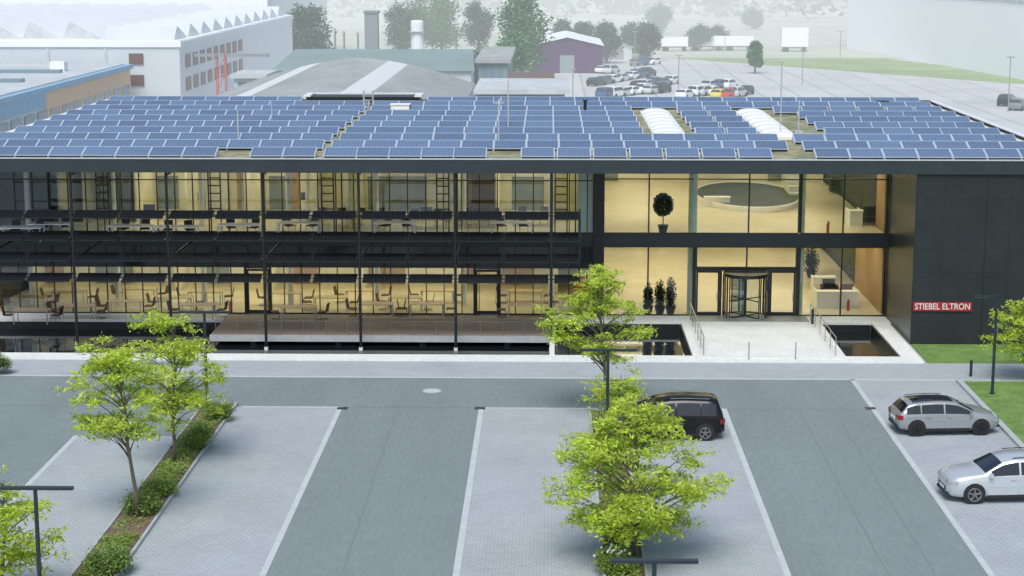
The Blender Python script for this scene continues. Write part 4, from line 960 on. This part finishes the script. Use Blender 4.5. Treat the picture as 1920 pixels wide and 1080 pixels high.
def flat(u0,u1,vt,Y,dep,lab,roofm,wallm,hh=None,name='pavilion_building',n=5):
    x0,x1=XF(u0,vt,Y),XF(u1,vt,Y); z=F((u0+u1)/2,vt,Y).z
    ro=empty(name,((x0+x1)/2,Y+dep/2,0),lab,'building')
    MB().box(x0+.4,x1-.4,Y+.5,Y+dep-.4,0,z-.42).build('wall',M[wallm],ro); MB().box(x0,x1,Y,Y+dep,z-.4,z).build('roof',M[roofm],ro)
    for i in range(n):
        a=x0+.8+(x1-x0-1.6)*i/n; MB().box(a,a+(x1-x0-1.6)/n*.8,Y+.44,Y+.498,z-2.3,z-.8).build('window',M['hwinb'],ro)
    return ro
flat(888,1068,168,150,14,'flat-roofed pale pavilion directly behind the middle of the office','hroof','hgreen')
flat(950,1040,152,178,14,'low pavilion with brown flat roof behind the pale one','hbrown','hsteel',n=3)
flat(890,958,112,205,30,'grey shed between the workshop and the brown-roofed pavilion','hgrey','hgreen',n=3)
flat(430,500,140,188,8,'small pale plant building at the foot of the red lattice tower','hroof','hwhite2',n=2)
def gable(u0,u1,ve,vr,Y,dep,lab,roofm,wallm,name='gabled_hall'):
    x0,x1=XF(u0,ve,Y),XF(u1,ve,Y); ze=F(u0,ve,Y).z; zr=F(u0,vr,Y).z
    ro=empty(name,((x0+x1)/2,Y+dep/2,0),lab,'hall'); xm=(x0+x1)/2
    MB().box(x0,x1,Y,Y+dep,0,ze-.02).poly([(x0,Y+.01,ze-.02),(x1,Y+.01,ze-.02),(xm,Y+.01,zr-.05)]).build('wall',M[wallm],ro)
    MB().poly([(x0-.3,Y-.3,ze),(xm,Y-.3,zr),(xm,Y+dep+.3,zr),(x0-.3,Y+dep+.3,ze)]).poly([(xm,Y-.3,zr),(x1+.3,Y-.3,ze),(x1+.3,Y+dep+.3,ze),(xm,Y+dep+.3,zr)]).build('roof',M[roofm],ro)
    MB().box(xm-1.2,xm+1.2,Y-.06,Y-.01,0,min(3,ze*.75)).build('door',M['hsteel'],ro)
gable(997,1130,86,70,300,60,'dark purple hall with white pitched roof beside the rear car park','hwhite','hpurple')
gable(1130,1185,90,78,340,30,'small white tent hall right of the purple hall','hwhite','hwhite2')
gable(1330,1380,78,70,420,20,'small white tent in the misty distance behind the trailers','hwhite','hwhite2')
for i,(u0,u1,vt,vb,lab) in enumerate(((1240,1290,70,97,'white box trailer, leftmost in the row beyond the rear car park'),(1293,1358,68,96,'long white box trailer, second in the row beyond the rear car park'),(1360,1412,68,96,'white box trailer, third in the row beyond the rear car park'),(1465,1515,52,98,'white container stack standing alone beyond the rear car park'))):
    p0=G(u0,vb);p1=G(u1,vb); Y=p0.y; zt=F(u0,vt,Y).z; ro=empty('box_trailer',((p0.x+p1.x)/2,Y,0),lab,'trailer')
    MB().box(p0.x,p1.x,Y,Y+2.5,1.1,zt).build('cargo_box',M['hwhite'],ro); MB().box(p0.x+.3,p1.x-.3,Y+.3,Y+2.2,.8,1.09).build('chassis',M['hsteel'],ro)
    for f in (.12,.2,.85): 
        x=p0.x+(p1.x-p0.x)*f; MB().tube([(x,Y+.1,.5),(x,Y+.4,.5)],.5,12).build('wheel',M['htyre'],ro)
A=G(1588,90);Bp=G(1990,163); d=(Bp-A); nrm=Vector((-d.y,d.x,0)).normalized()*-1
if nrm.x<0: nrm=-nrm
ro=empty('warehouse_building',A,'huge white windowless warehouse at the upper right','warehouse')
q=MB(); C_=Bp+nrm*90; D_=A+nrm*90
bot=[A,Bp,C_,D_]
M['hbright']=mat('bright_cladding',(.90,.93,.95),.6,haze=True)
for i in range(4):
    a,b=bot[i],bot[(i+1)%4]; q.poly([(a.x,a.y,0),(b.x,b.y,0),(b.x,b.y,12),(a.x,a.y,12)])
q.build('wall',M['hbright'],ro)
q=MB().poly([(p.x,p.y,12.4) for p in bot]); 
for i in range(4):
    a,b=bot[i],bot[(i+1)%4]; off=-nrm*.15; q.poly([(a.x+off.x,a.y+off.y,11.8),(b.x+off.x,b.y+off.y,11.8),(b.x+off.x,b.y+off.y,12.4),(a.x+off.x,a.y+off.y,12.4)])
q.build('roof',M['hroof'],ro)
for i,(u,vt,vb) in enumerate(((1074,130,190),(1190,60,128),(1272,105,172),(1464,118,190),(1504,95,160),(1575,60,110),(1890,108,210))):
    p=G(u,vb); z=F(u,vt,p.y).z; ro=empty('light_pole',(p.x,p.y,0),f'thin light pole in the rear car park, {nth(i+1)} from the left','light pole','light poles in the rear car park')
    MB().tube([(p.x,p.y,0),(p.x,p.y,z)],.07,6).build('pole',M['hsteel'],ro); MB().box(p.x-.5,p.x+.5,p.y-.1,p.y+.1,z,z+.12).build('lamp_head',M['hsteel'],ro)
def ftree(u,vb,vt,wpx,Y,lab,mi=0,n=44,name='background_tree'):
    b=F(u,vb,Y); t=F(u,vt,Y); hw=(XF(u+wpx/2,vt,Y)-XF(u-wpx/2,vt,Y))/2
    rn=random.Random(int(u*3+vt)); ht=t.z
    ro=empty(name,(b.x,Y,0),lab,'tree')
    MB().tube([(b.x,Y,0),(b.x,Y,ht*.8)],[.03*ht,.01*ht],7).build('trunk',M['farbark'],ro)
    q=MB(); 
    for i in range(n):
        while True:
            d_=Vector((rn.uniform(-1,1),rn.uniform(-1,1),rn.uniform(-1,1)))
            if d_.length<1: break
        cz=ht*.56; rz_=ht*.46; taper=1-.3*max(0,d_.z)
        c_=(b.x+d_.x*hw*.85*taper,Y+d_.y*hw*.85,cz+d_.z*rz_*.9)
        rr_=hw*.40; leaves(q,c_,(rr_,rr_,rr_),130,max(.35,hw*.12),rn,.9,long=1.3,up=1)
    q.build('crown',M['fartree'][mi],ro)
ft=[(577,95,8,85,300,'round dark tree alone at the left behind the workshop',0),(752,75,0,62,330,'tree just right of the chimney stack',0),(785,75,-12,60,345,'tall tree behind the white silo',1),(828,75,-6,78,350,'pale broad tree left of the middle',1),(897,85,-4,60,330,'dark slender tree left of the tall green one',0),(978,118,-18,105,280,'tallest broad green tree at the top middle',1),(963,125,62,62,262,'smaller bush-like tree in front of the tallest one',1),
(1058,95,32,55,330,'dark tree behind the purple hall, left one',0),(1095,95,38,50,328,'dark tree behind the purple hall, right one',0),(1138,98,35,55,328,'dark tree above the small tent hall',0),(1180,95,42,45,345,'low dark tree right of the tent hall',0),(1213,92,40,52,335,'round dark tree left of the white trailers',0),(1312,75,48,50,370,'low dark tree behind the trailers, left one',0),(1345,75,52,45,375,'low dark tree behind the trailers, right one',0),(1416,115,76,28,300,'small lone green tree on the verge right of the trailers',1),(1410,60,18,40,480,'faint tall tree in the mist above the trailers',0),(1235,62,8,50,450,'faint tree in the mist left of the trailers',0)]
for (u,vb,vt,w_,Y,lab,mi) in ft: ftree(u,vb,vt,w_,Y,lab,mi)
q=MB(); rn=random.Random(9)
for i in range(330):
    x=rn.uniform(-230,260); Y=rn.uniform(640,800) if rn.random()<.6 else rn.uniform(560,620)
    hh=rn.uniform(8,15)*(.7+.5*noise.noise(Vector((x*.02,Y*.01,0)))); leaves(q,(x,Y,hh*.5),(9,6,hh*.9),40,2.4,rn,1,long=1.3,up=1)
tag(q.build('distant_wood',M['fartree'][0]),'faint misty line of woodland along the top of the picture','wood',kind='stuff')
h_=MB(); n=60
for i in range(n):
    x0=-900+i*30;x1=x0+30
    f=lambda x:40+26*noise.noise(Vector((x*.003,1.3,0)))
    h_.poly([(x0,1100,0),(x1,1100,0),(x1,1500,f(x1)),(x0,1500,f(x0))])
struct(h_,'hills',M['hgrass'])
# ================================================================= LIGHT
w=bpy.data.worlds.new('World'); sc.world=w; w.use_nodes=True; nt=w.node_tree
sky=nt.nodes.new('ShaderNodeTexSky'); sky.sky_type='NISHITA'; sky.sun_disc=False; EL,AZ=56,190
sky.sun_elevation=R(EL); sky.sun_rotation=R(AZ); sky.air_density=1.; sky.dust_density=2.5; sky.ozone_density=1.0
nt.links.new(sky.outputs[0],nt.nodes['Background'].inputs[0]); nt.nodes['Background'].inputs[1].default_value=.15
sl=bpy.data.lights.new('sun','SUN'); sl.energy=2.7; sl.angle=R(32); sl.color=(1,.97,.92); so=bpy.data.objects.new('sun',sl); COL.objects.link(so)
sd=Vector((math.sin(R(AZ))*math.cos(R(EL)),math.cos(R(AZ))*math.cos(R(EL)),math.sin(R(EL))))
so.rotation_euler=sd.to_track_quat('Z','Y').to_euler(); so.location=(0,0,60)
sc.view_settings.view_transform='Standard'; sc.view_settings.look='None'; sc.view_settings.exposure=0
